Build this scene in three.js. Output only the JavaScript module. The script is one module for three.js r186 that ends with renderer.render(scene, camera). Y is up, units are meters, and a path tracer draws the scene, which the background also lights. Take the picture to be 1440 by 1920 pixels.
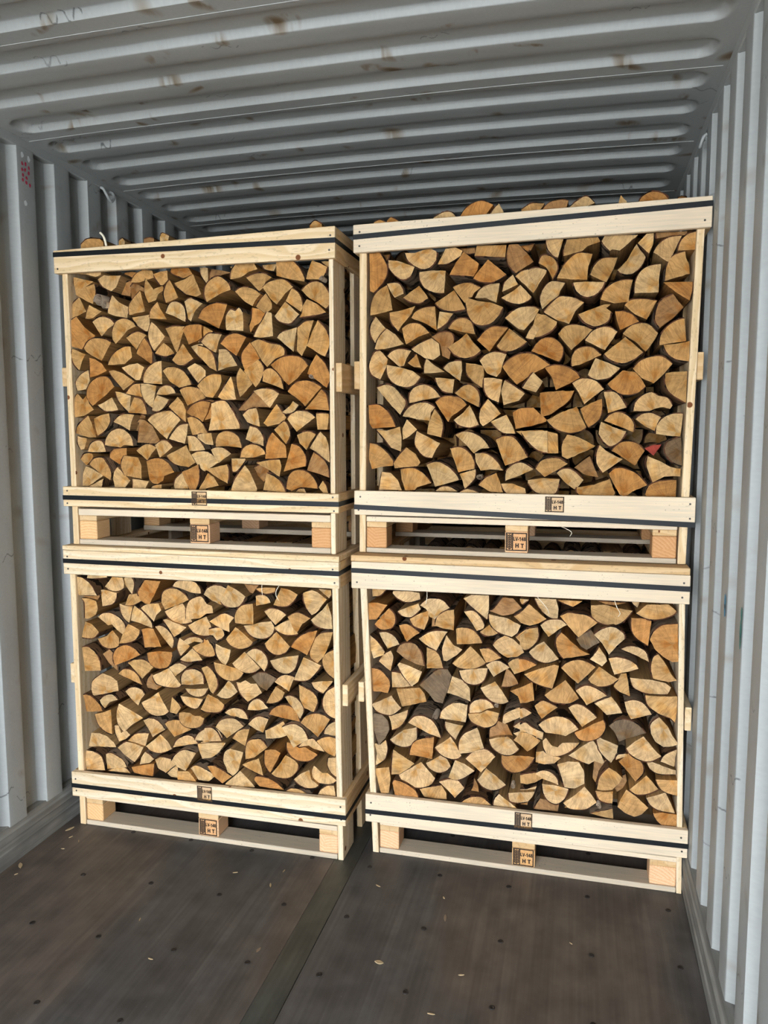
import * as THREE from 'three';
import { mergeGeometries } from 'three/addons/utils/BufferGeometryUtils.js';
import { RectAreaLightUniformsLib } from 'three/addons/lights/RectAreaLightUniformsLib.js';

// ---------------------------------------------------------------- camera, sky, exposure
const scene = new THREE.Scene();
const camera = new THREE.PerspectiveCamera(67.36, 1440 / 1920, 0.05, 200);
camera.rotation.order = 'YXZ';
camera.position.set(1.9833, 1.5746, 0);
camera.rotation.set(-0.10314, 0.24869, -0.00116);
scene.add(camera);
const renderer = new THREE.WebGLRenderer();
renderer.toneMapping = THREE.LinearToneMapping;
renderer.toneMappingExposure = 3.9;
renderer.shadowMap.enabled = true;
// bright overcast sky, seen only through the open doors behind the camera
const SKY = 4.2;
scene.background = new THREE.Color(0.90 * SKY, 0.965 * SKY, 1.06 * SKY);
// the same daylight entering at the doorway, an area light of the doorway's size
RectAreaLightUniformsLib.init();
const daylight = new THREE.RectAreaLight(new THREE.Color(0.90, 0.965, 1.06), 1.2, 2.34, 2.60);
daylight.position.set(1.186, 1.32, 2.18); daylight.lookAt(1.186, 1.32, -5); daylight.name = 'doorway_daylight'; scene.add(daylight);

// ---------------------------------------------------------------- measurements (metres)
const H = 2.633, XR = 2.372, ZDOOR = 2.2, ZBACK = -4.98, DEPTH = 1.1;

// ---------------------------------------------------------------- helpers
let seed = 20240;
function rnd() { seed |= 0; seed = seed + 0x6D2B79F5 | 0; let t = Math.imul(seed ^ seed >>> 15, 1 | seed); t = t + Math.imul(t ^ t >>> 7, 61 | t) ^ t; return ((t ^ t >>> 14) >>> 0) / 4294967296; }
const rr = (a, b) => a + (b - a) * rnd();
const clamp = (x, a = 0, b = 1) => Math.min(b, Math.max(a, x));
const sst = (a, b, x) => { const t = clamp((x - a) / (b - a)); return t * t * (3 - 2 * t); };
const lerp = (a, b, t) => a + (b - a) * t;
function hash(x, y, s) { let h = Math.imul(x, 374761393) + Math.imul(y, 668265263) + Math.imul(s, 2246822519) | 0; h = Math.imul(h ^ h >>> 13, 1274126177); return ((h ^ h >>> 16) >>> 0) / 4294967296; }
// value noise that repeats every px by py cells
function vn(x, y, px, py, s) {
  const xi = Math.floor(x), yi = Math.floor(y), fx = x - xi, fy = y - yi;
  const u = fx * fx * (3 - 2 * fx), v = fy * fy * (3 - 2 * fy);
  const m = (a, n) => ((a % n) + n) % n;
  const x0 = m(xi, px), x1 = m(xi + 1, px), y0 = m(yi, py), y1 = m(yi + 1, py);
  return lerp(lerp(hash(x0, y0, s), hash(x1, y0, s), u), lerp(hash(x0, y1, s), hash(x1, y1, s), u), v);
}
function fbm(x, y, px, py, s, o = 4) { let a = 0.5, t = 0, w = 0; for (let i = 0; i < o; i++) { t += a * vn(x, y, px, py, s + i * 17); w += a; x *= 2; y *= 2; px *= 2; py *= 2; a *= 0.5; } return t / w; }
function texture(w, h, fn, srgb = true) {
  const d = new Uint8Array(w * h * 4);
  for (let j = 0; j < h; j++) for (let i = 0; i < w; i++) {
    const c = fn((i + 0.5) / w, (j + 0.5) / h), k = (j * w + i) * 4;
    d[k] = clamp(c[0]) * 255; d[k + 1] = clamp(c[1]) * 255; d[k + 2] = clamp(c[2]) * 255; d[k + 3] = 255;
  }
  const t = new THREE.DataTexture(d, w, h, THREE.RGBAFormat);
  t.wrapS = t.wrapT = THREE.RepeatWrapping; t.magFilter = THREE.LinearFilter; t.minFilter = THREE.LinearMipmapLinearFilter; t.generateMipmaps = true;
  if (srgb) t.colorSpace = THREE.SRGBColorSpace;
  t.needsUpdate = true;
  return t;
}
const taken = new Map();
function numbered(n) { const k = taken.get(n) ?? 0; taken.set(n, k + 1); return k ? `${n}_${String(k).padStart(3, '0')}` : n; }
function mesh(name, geo, mat, parent) {
  const m = new THREE.Mesh(geo, mat); m.castShadow = m.receiveShadow = true;
  m.name = parent ? name : numbered(name); (parent ?? scene).add(m); return m;
}
function thing(name, label, category, pos = [0, 0, 0], group) {
  const g = new THREE.Group(); g.name = numbered(name); g.position.set(...pos); scene.add(g);
  g.userData = { label, category }; if (group) g.userData.group = group; return g;
}
function structure(name, label) { const g = new THREE.Group(); g.name = name; scene.add(g); g.userData = { kind: 'structure', label }; return g; }

// a box with chamfered edges whose eight corners are free: c(i, j, k) with 0/1 along x, y, z
function hexa(c, { bev = 0.0018, len = 'x', tu = 1.2, tv = 0.3, u0 = rnd(), v0 = rnd() } = {}) {
  const P = (a, b, d) => { const v = new THREE.Vector3(); for (let i = 0; i < 2; i++) for (let j = 0; j < 2; j++) for (let k = 0; k < 2; k++) { const w = (i ? a : 1 - a) * (j ? b : 1 - b) * (k ? d : 1 - d); const q = c(i, j, k); v.x += w * q[0]; v.y += w * q[1]; v.z += w * q[2]; } return v; };
  const dist = (a, b) => Math.hypot(a[0] - b[0], a[1] - b[1], a[2] - b[2]);
  const t = [bev / dist(c(0, 0, 0), c(1, 0, 0)), bev / dist(c(0, 0, 0), c(0, 1, 0)), bev / dist(c(0, 0, 0), c(0, 0, 1))];
  const V = (ax, s) => { const q = s.map((e, n) => n === ax ? e : (e ? 1 - t[n] : t[n])); return P(...q); };
  const pos = [], uv = [];
  const L = 'xyz'.indexOf(len);
  function tri(a, b, d) {
    const n = new THREE.Vector3().crossVectors(b.clone().sub(a), d.clone().sub(a));
    const m = [Math.abs(n.x), Math.abs(n.y), Math.abs(n.z)], ax = m.indexOf(Math.max(...m));
    for (const q of [a, b, d]) {
      pos.push(q.x, q.y, q.z);
      const p = [q.x, q.y, q.z];
      if (ax === L) { const o = [0, 1, 2].filter((e) => e !== L); uv.push(u0 + p[o[0]] / tv * 0.6, v0 + p[o[1]] / tv * 0.6); }
      else { const o = 3 - L - ax; uv.push(u0 + p[L] / tu, v0 + p[o] / tv + ax * 0.37); }
    }
  }
  const quad = (a, b, d, e) => { tri(a, b, d); tri(a, d, e); };
  const cen = P(0.5, 0.5, 0.5);
  function out(list) { const n = new THREE.Vector3().crossVectors(list[1].clone().sub(list[0]), list[2].clone().sub(list[0])); const m = list.reduce((s, q) => s.add(q), new THREE.Vector3()).multiplyScalar(1 / list.length).sub(cen); if (n.dot(m) < 0) list.reverse(); return list; }
  for (let ax = 0; ax < 3; ax++) for (const s of [0, 1]) {
    const o = [0, 1, 2].filter((e) => e !== ax), q = [[0, 0], [1, 0], [1, 1], [0, 1]].map(([a, b]) => { const z = [0, 0, 0]; z[ax] = s; z[o[0]] = a; z[o[1]] = b; return V(ax, z); });
    quad(...out(q));
  }
  for (let ax = 0; ax < 3; ax++) { const [p, r] = [0, 1, 2].filter((e) => e !== ax); for (const a of [0, 1]) for (const b of [0, 1]) { const z = (e) => { const w = [0, 0, 0]; w[ax] = e; w[p] = a; w[r] = b; return w; }; quad(...out([V(p, z(0)), V(p, z(1)), V(r, z(1)), V(r, z(0))])); } }
  for (const a of [0, 1]) for (const b of [0, 1]) for (const d of [0, 1]) tri(...out([V(0, [a, b, d]), V(1, [a, b, d]), V(2, [a, b, d])]));
  const g = new THREE.BufferGeometry();
  g.setAttribute('position', new THREE.Float32BufferAttribute(pos, 3)); g.setAttribute('uv', new THREE.Float32BufferAttribute(uv, 2)); g.computeVertexNormals();
  return g;
}
const box = (x0, x1, y0, y1, z0, z1, o) => hexa((i, j, k) => [i ? x1 : x0, j ? y1 : y0, k ? z1 : z0], o);

// ---------------------------------------------------------------- materials
const S = (r, g, b) => [r / 255, g / 255, b / 255];
// pine boards: 1.2 m by 0.3 m of flat-sawn grain with a few knots
const knots = [[0.14, 0.22, 0.030], [0.47, 0.71, 0.022], [0.71, 0.33, 0.026], [0.90, 0.82, 0.018]];
const pineField = (u, v) => {
  let d = v * 1.0 + 0.16 * (fbm(u * 3, v * 2, 3, 2, 5, 3) - 0.5) + 0.05 * (fbm(u * 8, v * 6, 8, 6, 9, 2) - 0.5), k = 0;
  for (const [ku, kv, s] of knots) {
    let du = Math.abs(u - ku); du = Math.min(du, 1 - du); let dv = v - kv; dv -= Math.round(dv);
    const x = du * 1.2, y = dv * 0.3, r = Math.hypot(x * 0.55, y);
    d += 0.10 * Math.sign(dv || 1) * Math.exp(-(x * x) / 0.010 - (y * y) / 0.0012) * sst(0, 0.02, Math.abs(y));
    k = Math.max(k, sst(s * 0.34, s * 0.26, Math.hypot(x, y)));
  }
  return [d, k];
};
const pineMap = texture(1024, 512, (u, v) => {
  const [d, k] = pineField(u, v), p = (d * 11) % 1, ring = sst(0.0, 0.75, p) * (1 - sst(0.86, 1, p));
  const fine = fbm(u * 24, v * 180, 24, 180, 31, 2), big = fbm(u * 3, v * 4, 3, 4, 40, 3);
  const t = 0.42 * ring + 0.24 * (fine - 0.5), c = 0.97 + 0.08 * (big - 0.5);
  let col = [lerp(1, 0.86, t) * c, lerp(0.985, 0.77, t) * c, lerp(0.965, 0.63, t) * c];
  const fl = fbm(u * 90, v * 60, 90, 60, 77, 2) > 0.72 ? 0.93 : 1; col = col.map((e) => e * fl);
  return [lerp(col[0], 0.50, k), lerp(col[1], 0.34, k), lerp(col[2], 0.24, k)];
});
const sawnMap = texture(512, 256, (u, v) => {        // rougher, bleached boards with specks
  const f = fbm(u * 14, v * 90, 14, 90, 3, 3), b = fbm(u * 4, v * 3, 4, 3, 8, 3), s = vn(u * 200, v * 90, 200, 90, 12) > 0.93 ? 0.8 : 1;
  const c = (0.95 + 0.14 * (f - 0.5) + 0.10 * (b - 0.5)) * (b > 0.52 ? s : 1);
  return [c, c * (0.985 - 0.05 * (f - 0.4)), c * (0.97 - 0.09 * (f - 0.4))];
});
const pineEndMap = texture(256, 256, (u, v) => {
  const x = u - 0.2, y = v + 0.35 + 0.03 * fbm(u * 5, v * 5, 5, 5, 4, 2), r = Math.hypot(x, y), p = (r * 19) % 1, t = 0.26 * sst(0, 0.7, p) * (1 - sst(0.85, 1, p)) + 0.2 * (fbm(u * 50, v * 50, 50, 50, 6, 2) - 0.5);
  return [1 - 0.2 * t, 0.96 - 0.34 * t, 0.90 - 0.48 * t];
});
const pine = (hex, map, rough = 0.78) => new THREE.MeshPhysicalMaterial({ specularIntensity: 0.4, color: hex, map, roughness: rough, bumpMap: map, bumpScale: 0.0006 });
const MP = {
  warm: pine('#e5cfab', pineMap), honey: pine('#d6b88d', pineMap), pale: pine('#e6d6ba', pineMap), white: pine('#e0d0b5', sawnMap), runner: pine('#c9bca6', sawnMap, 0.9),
  block: pine('#e2c196', pineEndMap), blockDark: pine('#c9a077', pineEndMap), blockRose: pine('#e6c4a4', pineEndMap),
};
const strapMat = new THREE.MeshPhysicalMaterial({ color: '#0f1112', roughness: 0.5, specularIntensity: 0.5 });
const nailMat = new THREE.MeshStandardMaterial({ color: '#4b4742', roughness: 0.5, metalness: 0.7 });

// birch: sawn ends with growth rings round the pith (0.4 m square), split sides, bark
const endMap = texture(1024, 1024, (u, v) => {
  const x = (u - 0.5) * 0.4, y = (v - 0.5) * 0.4, a = Math.atan2(y, x), r = Math.hypot(x, y) + 0.004 * (fbm(u * 9, v * 9, 9, 9, 21, 3) - 0.5);
  const p = (r * 330) % 1, ring = sst(0.1, 0.8, p) * (1 - sst(0.88, 1, p));
  const saw = fbm((x * 0.8 + y * 0.6) * 260 + 400, (y * 0.8 - x * 0.6) * 18 + 60, 4096, 4096, 3, 2), blot = fbm(u * 16, v * 16, 16, 16, 60, 4), fine = vn(u * 420, v * 420, 420, 420, 7);
  const rays = fbm((a / 6.2832 + 0.5) * 120, r * 40, 120, 4096, 90, 2);
  let c = 0.94 + 0.16 * (saw - 0.5) + 0.34 * (blot - 0.5) + 0.10 * (fine - 0.5) - 0.10 * ring + 0.16 * (rays - 0.5);
  const ck = Math.abs(((a / 6.2832 + 0.5) * 7 + 0.25 * (fbm(r * 60, 3, 4096, 64, 2, 2) - 0.5)) % 1 - 0.5);
  if (ck < 0.006 / (0.15 + r * 14) && blot > 0.50 && r > 0.012) c *= 0.62;
  const o = sst(0.50, 0.75, fbm(u * 10 + 3, v * 10, 10, 10, 140, 3));
  const hw = 0.75 * sst(0.040, 0.016, r + 0.030 * (fbm(u * 13, v * 13, 13, 13, 171, 3) - 0.5)) * sst(0.35, 0.6, fbm((a / 6.2832 + 0.5) * 6, r * 20, 6, 4096, 33, 2));   // stained heartwood
  return [c * (1 - 0.06 * hw), c * (0.985 - 0.05 * o - 0.02 * ring - 0.17 * hw), c * (0.97 - 0.14 * o - 0.05 * ring - 0.36 * hw)];
});
const endBump = texture(512, 512, (u, v) => {
  const x = (u - 0.5) * 0.4, y = (v - 0.5) * 0.4, c = 0.6 * fbm((x * 0.8 + y * 0.6) * 260 + 400, (y * 0.8 - x * 0.6) * 18 + 60, 4096, 4096, 3, 2) + 0.4 * fbm(u * 40, v * 40, 40, 40, 55, 3);
  return [c, c, c];
}, false);
const splitMap = texture(512, 512, (u, v) => {
  const f = fbm(u * 60, v * 5, 60, 5, 11, 3), b = fbm(u * 6, v * 3, 6, 3, 15, 3), c = 0.86 + 0.34 * (f - 0.5) + 0.2 * (b - 0.5);
  return [c, c * 0.97, c * 0.93];
});
const barkMap = texture(512, 512, (u, v) => {
  const b = fbm(u * 8, v * 8, 8, 8, 44, 4), l = fbm(u * 10, v * 70, 10, 70, 29, 2), c = 0.8 + 0.4 * (b - 0.5), dark = l > 0.66 || b > 0.62 ? 0.35 : 1;
  return [c * dark, c * dark * 0.95, c * dark * 0.9];
});
const endMat = new THREE.MeshPhysicalMaterial({ specularIntensity: 0.3, map: endMap, bumpMap: endBump, bumpScale: 0.0012, roughness: 0.85, vertexColors: true });
const splitMat = new THREE.MeshPhysicalMaterial({ specularIntensity: 0.3, map: splitMap, bumpMap: splitMap, bumpScale: 0.002, roughness: 0.9, vertexColors: true });
const barkMat = new THREE.MeshPhysicalMaterial({ specularIntensity: 0.3, map: barkMap, bumpMap: barkMap, bumpScale: 0.002, roughness: 0.85, vertexColors: true });

// painted steel with rub marks and scratches; 2.4 m square
const rubs = []; for (let i = 0; i < 130; i++) rubs.push([rnd(), rnd(), rr(0.008, 0.026), rr(0.005, 0.015), rr(-0.6, 0.6), rr(0.6, 1.4)]);
const scr = []; for (let i = 0; i < 60; i++) scr.push([rnd(), rnd(), rr(0.01, 0.06), rr(-0.35, 0.35), rr(0.3, 0.9)]);
const steelPaint = (stain) => texture(1024, 1024, (u, v) => {
  const b = fbm(u * 6, v * 6, 6, 6, 70, 4), f = vn(u * 500, v * 500, 500, 500, 71);
  let c = 0.93 + 0.10 * (b - 0.5) + 0.03 * (f - 0.5), w = 0;
  for (const [x, y, a, h, k, s] of rubs) { let dx = u - x, dy = v - y; dx -= Math.round(dx); dy -= Math.round(dy); if (Math.abs(dx) > 0.05 || Math.abs(dy) > 0.05) continue; const e = Math.hypot(dx / a, (dy + k * dx) / h); if (e < 1) w = Math.max(w, s * (1 - e) * sst(0.35, 0.6, fbm(u * 90, v * 30, 90, 30, 5, 3))); }
  let d = 0; for (const [x, y, L, k, s] of scr) { let dx = u - x, dy = v - y; dx -= Math.round(dx); dy -= Math.round(dy); if (dx < 0 || dx > L) continue; if (Math.abs(dy - k * dx - 0.004 * Math.sin(dx * 300)) < 0.0009) d = Math.max(d, s * (vn(u * 200, v * 200, 200, 200, 9) > 0.35 ? 1 : 0)); }
  c *= 1 - 0.45 * d;
  w = clamp(w * stain); return [lerp(c, 0.60, w), lerp(c, 0.49, w), lerp(c, 0.37, w)];
});
const steelBump = texture(512, 512, (u, v) => { const c = fbm(u * 120, v * 120, 120, 120, 33, 2); return [c, c, c]; }, false);
const steelMat = new THREE.MeshPhysicalMaterial({ color: '#a4a6a2', map: steelPaint(0.3), roughness: 0.48, bumpMap: steelBump, bumpScale: 0.0002 });
const roofMat = new THREE.MeshPhysicalMaterial({ color: '#a4a6a2', map: steelPaint(1), roughness: 0.48, bumpMap: steelBump, bumpScale: 0.0002 });
const kickMap = texture(256, 256, (u, v) => { const a = fbm(u * 3, v * 50, 3, 50, 6, 3), b = fbm(u * 20, v * 12, 20, 12, 8, 3), c = 0.82 + 0.42 * (a - 0.5) + 0.22 * (b - 0.5); return [c, c * 0.985, c * 0.965]; });
const kickMat = new THREE.MeshStandardMaterial({ color: '#91928f', map: kickMap, roughness: 0.6 });
const weldMat = new THREE.MeshStandardMaterial({ color: '#a3a4a1', roughness: 0.45 });
// dark plywood floor, grain along the container
const floorMap = texture(2048, 1024, (v, u) => {
  const g = fbm(v * 9, u * 150, 9, 150, 2, 3), b = fbm(v * 4, u * 3, 4, 3, 13, 3), m = fbm(v * 34, u * 20, 34, 20, 18, 4), sp = vn(v * 900, u * 420, 900, 420, 23);
  let c = 0.68 + 0.15 * (g - 0.5) + 0.18 * (b - 0.5) + 0.30 * (m - 0.5); if (sp > 0.988) c += 0.20;
  const st = sst(0.66, 0.76, fbm(v * 3, u * 40, 3, 40, 99, 2)); c += 0.07 * st;
  const w = sst(0.42, 0.68, b);
  return [c * lerp(0.97, 1.05, w), c * lerp(0.97, 0.97, w), c * lerp(0.97, 0.90, w)];
});
const floorMat = new THREE.MeshPhysicalMaterial({ color: '#706c69', map: floorMap, roughness: 0.55, bumpMap: floorMap, bumpScale: 0.0006 });
const stripMat = new THREE.MeshStandardMaterial({ color: '#545b58', map: floorMap, roughness: 0.5, metalness: 0.15 });
const yardMat = new THREE.MeshStandardMaterial({ color: '#c6c4be', roughness: 0.95 });

// ---------------------------------------------------------------- the container
{ // yard outside the open doors
  const y = mesh('yard_ground', box(-30, 32, -0.6, -0.2, -40, 40, { tu: 4, tv: 4 }), yardMat); y.userData = { kind: 'structure', label: 'pale gravel yard outside the open container doors' };
}
const floor = structure('floor', 'dark worn plywood floor of the shipping container');
const sheet = (x0, x1, z0, z1) => mesh('plywood_sheet', hexa((i, j, k) => [i ? x1 : x0, j ? 0 : -0.028, k ? z1 : z0], { bev: 0.0012, len: 'z', tu: 2.4, tv: 1.2 }), floorMat, floor);
for (const [z0, z1] of [[-0.53, ZDOOR], [-2.93, -0.533], [ZBACK, -2.933]]) { sheet(0.002, 1.1385, z0, z1); sheet(1.2265, XR - 0.01, z0, z1); }
mesh('centre_strip', hexa((i, j, k) => [i ? 1.2255 : 1.1395, j ? 0.001 : -0.03, k ? ZDOOR : ZBACK], { bev: 0.001, len: 'z', tu: 2.4, tv: 1.2 }), stripMat, floor).userData.label = 'greenish grey steel strip along the middle of the floor';
{
  const head = new THREE.LatheGeometry([[0, 0.0004], [0.0035, 0.0004], [0.0042, 0.0016], [0.0075, 0.0018], [0.009, 0.0004], [0.009, -0.004]].map(([a, b]) => new THREE.Vector2(a, b)), 14);
  const sm = new THREE.MeshStandardMaterial({ color: '#2c2724', roughness: 0.6, metalness: 0.4 });
  for (const z of [-1.69, -1.98, -2.265, -2.56, -2.85]) for (const x of [0.30, 0.555, 0.82, 1.06, 1.283, 1.541, 1.786, 2.051, 2.304]) {
    const s = mesh('screw', head, sm, floor); s.position.set(x + rr(-0.006, 0.006), 0.0002, z + rr(-0.008, 0.008));
  }
}
// corrugated side walls
function wall(name, label, side, zPhase, y0, y1) {
  const g = structure(name, label), pitch = 0.205, d = 0.036;
  const prof = [[0, 0], [0.03, 0], [0.06, 0], [0.086, 0], [0.090, 0.003], [0.0945, 0.012], [0.0995, 0.024], [0.104, 0.033], [0.108, 0.036], [0.135, 0.036], [0.160, 0.036], [0.185, 0.036], [0.189, 0.033], [0.1935, 0.024], [0.1985, 0.012], [0.203, 0.003]];
  const rows = 22;
  function panel(k0, k1) {
    const P = []; for (let k = k0; k < k1; k++) for (const [u, q] of prof) P.push([zPhase - k * pitch - u, q]); P.push([zPhase - k1 * pitch, 0]);
    const pos = [], uv = [], idx = [];
    for (const [z, q] of P) for (let j = 0; j <= rows; j++) {
      const y = lerp(y0, y1, j / rows), dent = 0.0022 * (fbm(z * 2 + 40, y * 2.2 + 7, 4096, 4096, side > 0 ? 3 : 5, 3) - 0.5) * (j > 0 && j < rows ? 1 : 0);
      pos.push(side > 0 ? XR + q + dent : -q - dent, y, z); uv.push(z / 2.4 + (side > 0 ? 0.3 : 0), y / 2.4);
    }
    const n = rows + 1;
    for (let i = 0; i + 1 < P.length; i++) for (let j = 0; j < rows; j++) { const a = i * n + j, b = a + n; if (side < 0) idx.push(a, a + 1, b, b, a + 1, b + 1); else idx.push(a, b, a + 1, b, b + 1, a + 1); }
    const geo = new THREE.BufferGeometry(); geo.setAttribute('position', new THREE.Float32BufferAttribute(pos, 3)); geo.setAttribute('uv', new THREE.Float32BufferAttribute(uv, 2)); geo.setIndex(idx); geo.computeVertexNormals();
    mesh('wall_panel', geo, steelMat, g);
  }
  const first = -Math.ceil((ZDOOR - zPhase) / pitch), last = Math.ceil((zPhase - ZBACK) / pitch);
  for (let k = first; k < last; k += 5) panel(k, Math.min(k + 5, last));
  const xo = side > 0 ? XR : 0, s = side;
  mesh('outer_sheet', box(Math.min(xo + s * 0.042, xo + s * 0.05), Math.max(xo + s * 0.042, xo + s * 0.05), -0.2, H + 0.06, ZBACK - 0.05, ZDOOR), steelMat, g);
  return g;
}
const wallL = wall('wall_left', 'grey painted corrugated steel side wall beside the left crates', -1, -2.463, 0.14, H - 0.03);
const wallR = wall('wall_right', 'grey painted corrugated steel side wall beside the right crates', 1, -2.166, 0.135, H - 0.035);
function kick(name, label, side) {
  const pts = [[-0.045, -0.03], [0, -0.03], [0, 0.026], [0.005, 0.030], [0.005, 0.058], [0, 0.062], [0, 0.088], [0.004, 0.092], [0.004, 0.118], [-0.002, 0.124], [-0.006, 0.145], [-0.045, 0.147]];
  const sh = new THREE.Shape(pts.map(([x, y]) => new THREE.Vector2(side > 0 ? XR - 0.01 - x : x, y)));
  const g = new THREE.ExtrudeGeometry(sh, { depth: ZDOOR - ZBACK, bevelEnabled: false, steps: 1 }); g.translate(0, 0, ZBACK);
  const p = g.attributes.position, uv = g.attributes.uv; for (let i = 0; i < p.count; i++) uv.setXY(i, p.getZ(i) / 1.5, (p.getY(i) + p.getX(i)) / 0.5);
  mesh(name, g, kickMat).userData = { kind: 'structure', label };
}
kick('baseboard_left', 'ribbed weathered steel kick plate along the left wall foot', -1);
kick('baseboard_right', 'ribbed weathered steel kick plate along the right wall foot', 1);
for (const [i, x0, x1, y0] of [[1, -0.046, 0.0, H - 0.032], [2, XR, XR + 0.046, H - 0.037]]) mesh(`trim_${i}`, box(x0, x1, y0, H + 0.05, ZBACK, ZDOOR, { len: 'z', tu: 2.4, tv: 2.4, bev: 0.004 }), steelMat).userData = { kind: 'structure', label: i === 1 ? 'steel top rail above the left wall' : 'steel top rail above the right wall' };
{ // end wall, deep behind the crates
  const g = structure('wall_back', 'dark corrugated end wall behind the crates');
  const sh = new THREE.Shape(), p = []; let x = -0.05; p.push([x, 0]); while (x < XR + 0.03) { p.push([x + 0.1, 0], [x + 0.14, -0.04], [x + 0.24, -0.04], [x + 0.28, 0]); x += 0.28; }
  p.push([XR + 0.05, 0], [XR + 0.05, -0.05], [-0.05, -0.05]); p.forEach(([a, b], i) => i ? sh.lineTo(a, b) : sh.moveTo(a, b));
  const e = new THREE.ExtrudeGeometry(sh, { depth: H + 0.1, bevelEnabled: false }); e.rotateX(-Math.PI / 2); e.scale(1, 1, -1); e.translate(0, -0.05, ZBACK);
  mesh('wall_panel', e, steelMat, g);
}
// stamped roof: transverse ribs pressed outward, 0.2 m apart, closed and rounded at both ends
const ceiling = structure('ceiling', 'grey painted steel roof with stamped transverse ribs');
const roofY = (x) => H + 0.014 * (1 - ((x - XR / 2) / (XR / 2)) ** 2);
{
  const us = [0, 0.03, 0.06, 0.084, 0.089, 0.094, 0.099, 0.104, 0.110, 0.125, 0.145, 0.165, 0.180, 0.185, 0.189, 0.193, 0.197];
  const xs = [-0.02, 0.01, 0.03, 0.042, 0.050, 0.058, 0.066, 0.074, 0.084, 0.096, 0.112, 0.14, 0.2]; const xm = [...xs]; for (let x = 0.3; x < XR - 0.25; x += 0.1) xm.push(x); for (const x of [...xs].reverse()) xm.push(XR - x);
  const z0 = -2.463;
  const rib = (x, u) => { // inside a stadium: half height 0.0575 about u = 0.1425
    const hx = (XR - 0.09) / 2, hz = 0.0575, r = 0.05, qx = Math.abs(x - XR / 2) - hx + r, qz = Math.abs(u - 0.1425) - hz + r;
    const sd = Math.hypot(Math.max(qx, 0), Math.max(qz, 0)) + Math.min(Math.max(qx, qz), 0) - r;
    return 0.022 * sst(0, 0.013, -sd);
  };
  for (let k = -24; k < 12; k += 3) {
    const pos = [], uv = [], idx = [], R = [];
    for (let q = k; q < k + 3; q++) for (const u of us) R.push([z0 - q * 0.2 - u, u]); R.push([z0 - (k + 3) * 0.2, 0]);
    for (const [z, u] of R) for (const x of xm) { pos.push(x, roofY(x) + rib(x, u) + 0.002 * (fbm(x * 2 + 9, z * 3 + 50, 4096, 4096, 8, 2) - 0.5), z); uv.push(x / 2.4 + 0.13, z / 2.4 * 1.0); }
    const n = xm.length; for (let i = 0; i + 1 < R.length; i++) for (let j = 0; j + 1 < n; j++) { const a = i * n + j, b = a + n; idx.push(a, b, a + 1, b, b + 1, a + 1); }
    const geo = new THREE.BufferGeometry(); geo.setAttribute('position', new THREE.Float32BufferAttribute(pos, 3)); geo.setAttribute('uv', new THREE.Float32BufferAttribute(uv, 2)); geo.setIndex(idx); geo.computeVertexNormals();
    mesh('roof_panel', geo, roofMat, ceiling);
    const bead = new THREE.TubeGeometry(new THREE.CatmullRomCurve3([0.01, 0.3, 0.8, 1.2, 1.7, 2.1, 2.36].map((x, i) => new THREE.Vector3(x, roofY(x) - 0.0005, z0 - k * 0.2 - 0.058 + 0.002 * Math.sin(i * 2.1)))), 40, 0.0010, 5);
    mesh('weld_seam', bead, weldMat, ceiling);
  }
  mesh('outer_sheet', box(-0.05, XR + 0.05, H + 0.05, H + 0.06, ZBACK - 0.05, ZDOOR), steelMat, ceiling);
}
// lashing rings, weld seams and paint marks on the walls
function ring(parent, x, y, z, side, s = 0.75) {
  const bar = new THREE.CatmullRomCurve3([[-0.004, 0.02, 0.045], [0.012, 0.012, 0.045], [0.026, -0.02, 0.034], [0.03, -0.045, 0], [0.026, -0.02, -0.034], [0.012, 0.012, -0.045], [-0.004, 0.02, -0.045]].map(([a, b, c]) => new THREE.Vector3(x + side * a * s, y + b * s, z + c * s)));
  mesh('lashing_ring', new THREE.TubeGeometry(bar, 36, 0.006, 8), steelMat, parent).userData.label = 'bent steel lashing ring welded below the roof rail';
}
ring(wallL, 0.002, H - 0.045, -3.0, 1); ring(wallR, XR - 0.002, H - 0.075, -2.9, -1, 0.5);
const seamV = (parent, x, z) => mesh('weld_seam', box(x - 0.002, x + 0.002, 0.15, H - 0.05, z - 0.002, z + 0.002, { bev: 0.0012 }), weldMat, parent);
seamV(wallL, -0.035, -2.985); seamV(wallR, XR + 0.035, -1.87); seamV(wallR, XR + 0.035, -3.02);
const blob = (r, n = 9) => { const sh = new THREE.Shape(); for (let i = 0; i < n; i++) { const a = i / n * 6.2832, q = r * rr(0.7, 1.1); i ? sh.lineTo(Math.cos(a) * q, Math.sin(a) * q) : sh.moveTo(Math.cos(a) * q, Math.sin(a) * q); } return new THREE.ShapeGeometry(sh); };
function mark(parent, hex, x, y, z, side, r, sy = 1) { const m = mesh('paint_mark', blob(r), new THREE.MeshStandardMaterial({ color: hex, roughness: 0.6, side: THREE.DoubleSide }), parent); m.scale.set(1, sy, 1); m.rotation.y = -side * Math.PI / 2; m.position.set(x, y, z); return m; }
for (const [dz, y] of [[0.012, 2.545], [-0.006, 2.548], [-0.022, 2.540], [0.014, 2.524], [-0.002, 2.527], [-0.020, 2.520], [0.010, 2.505], [-0.008, 2.500], [0.013, 2.488], [-0.006, 2.483], [-0.024, 2.478]]) mark(wallL, '#b3304a', 0.0026, y, -2.497 + dz, -1, 0.006, 1.3);
for (const [z, y] of [[-2.487, 2.575], [-2.52, 2.57], [-2.494, 2.408]]) mark(wallL, '#d9dbda', 0.0026, y, z, -1, 0.009, 1.4);
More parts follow.
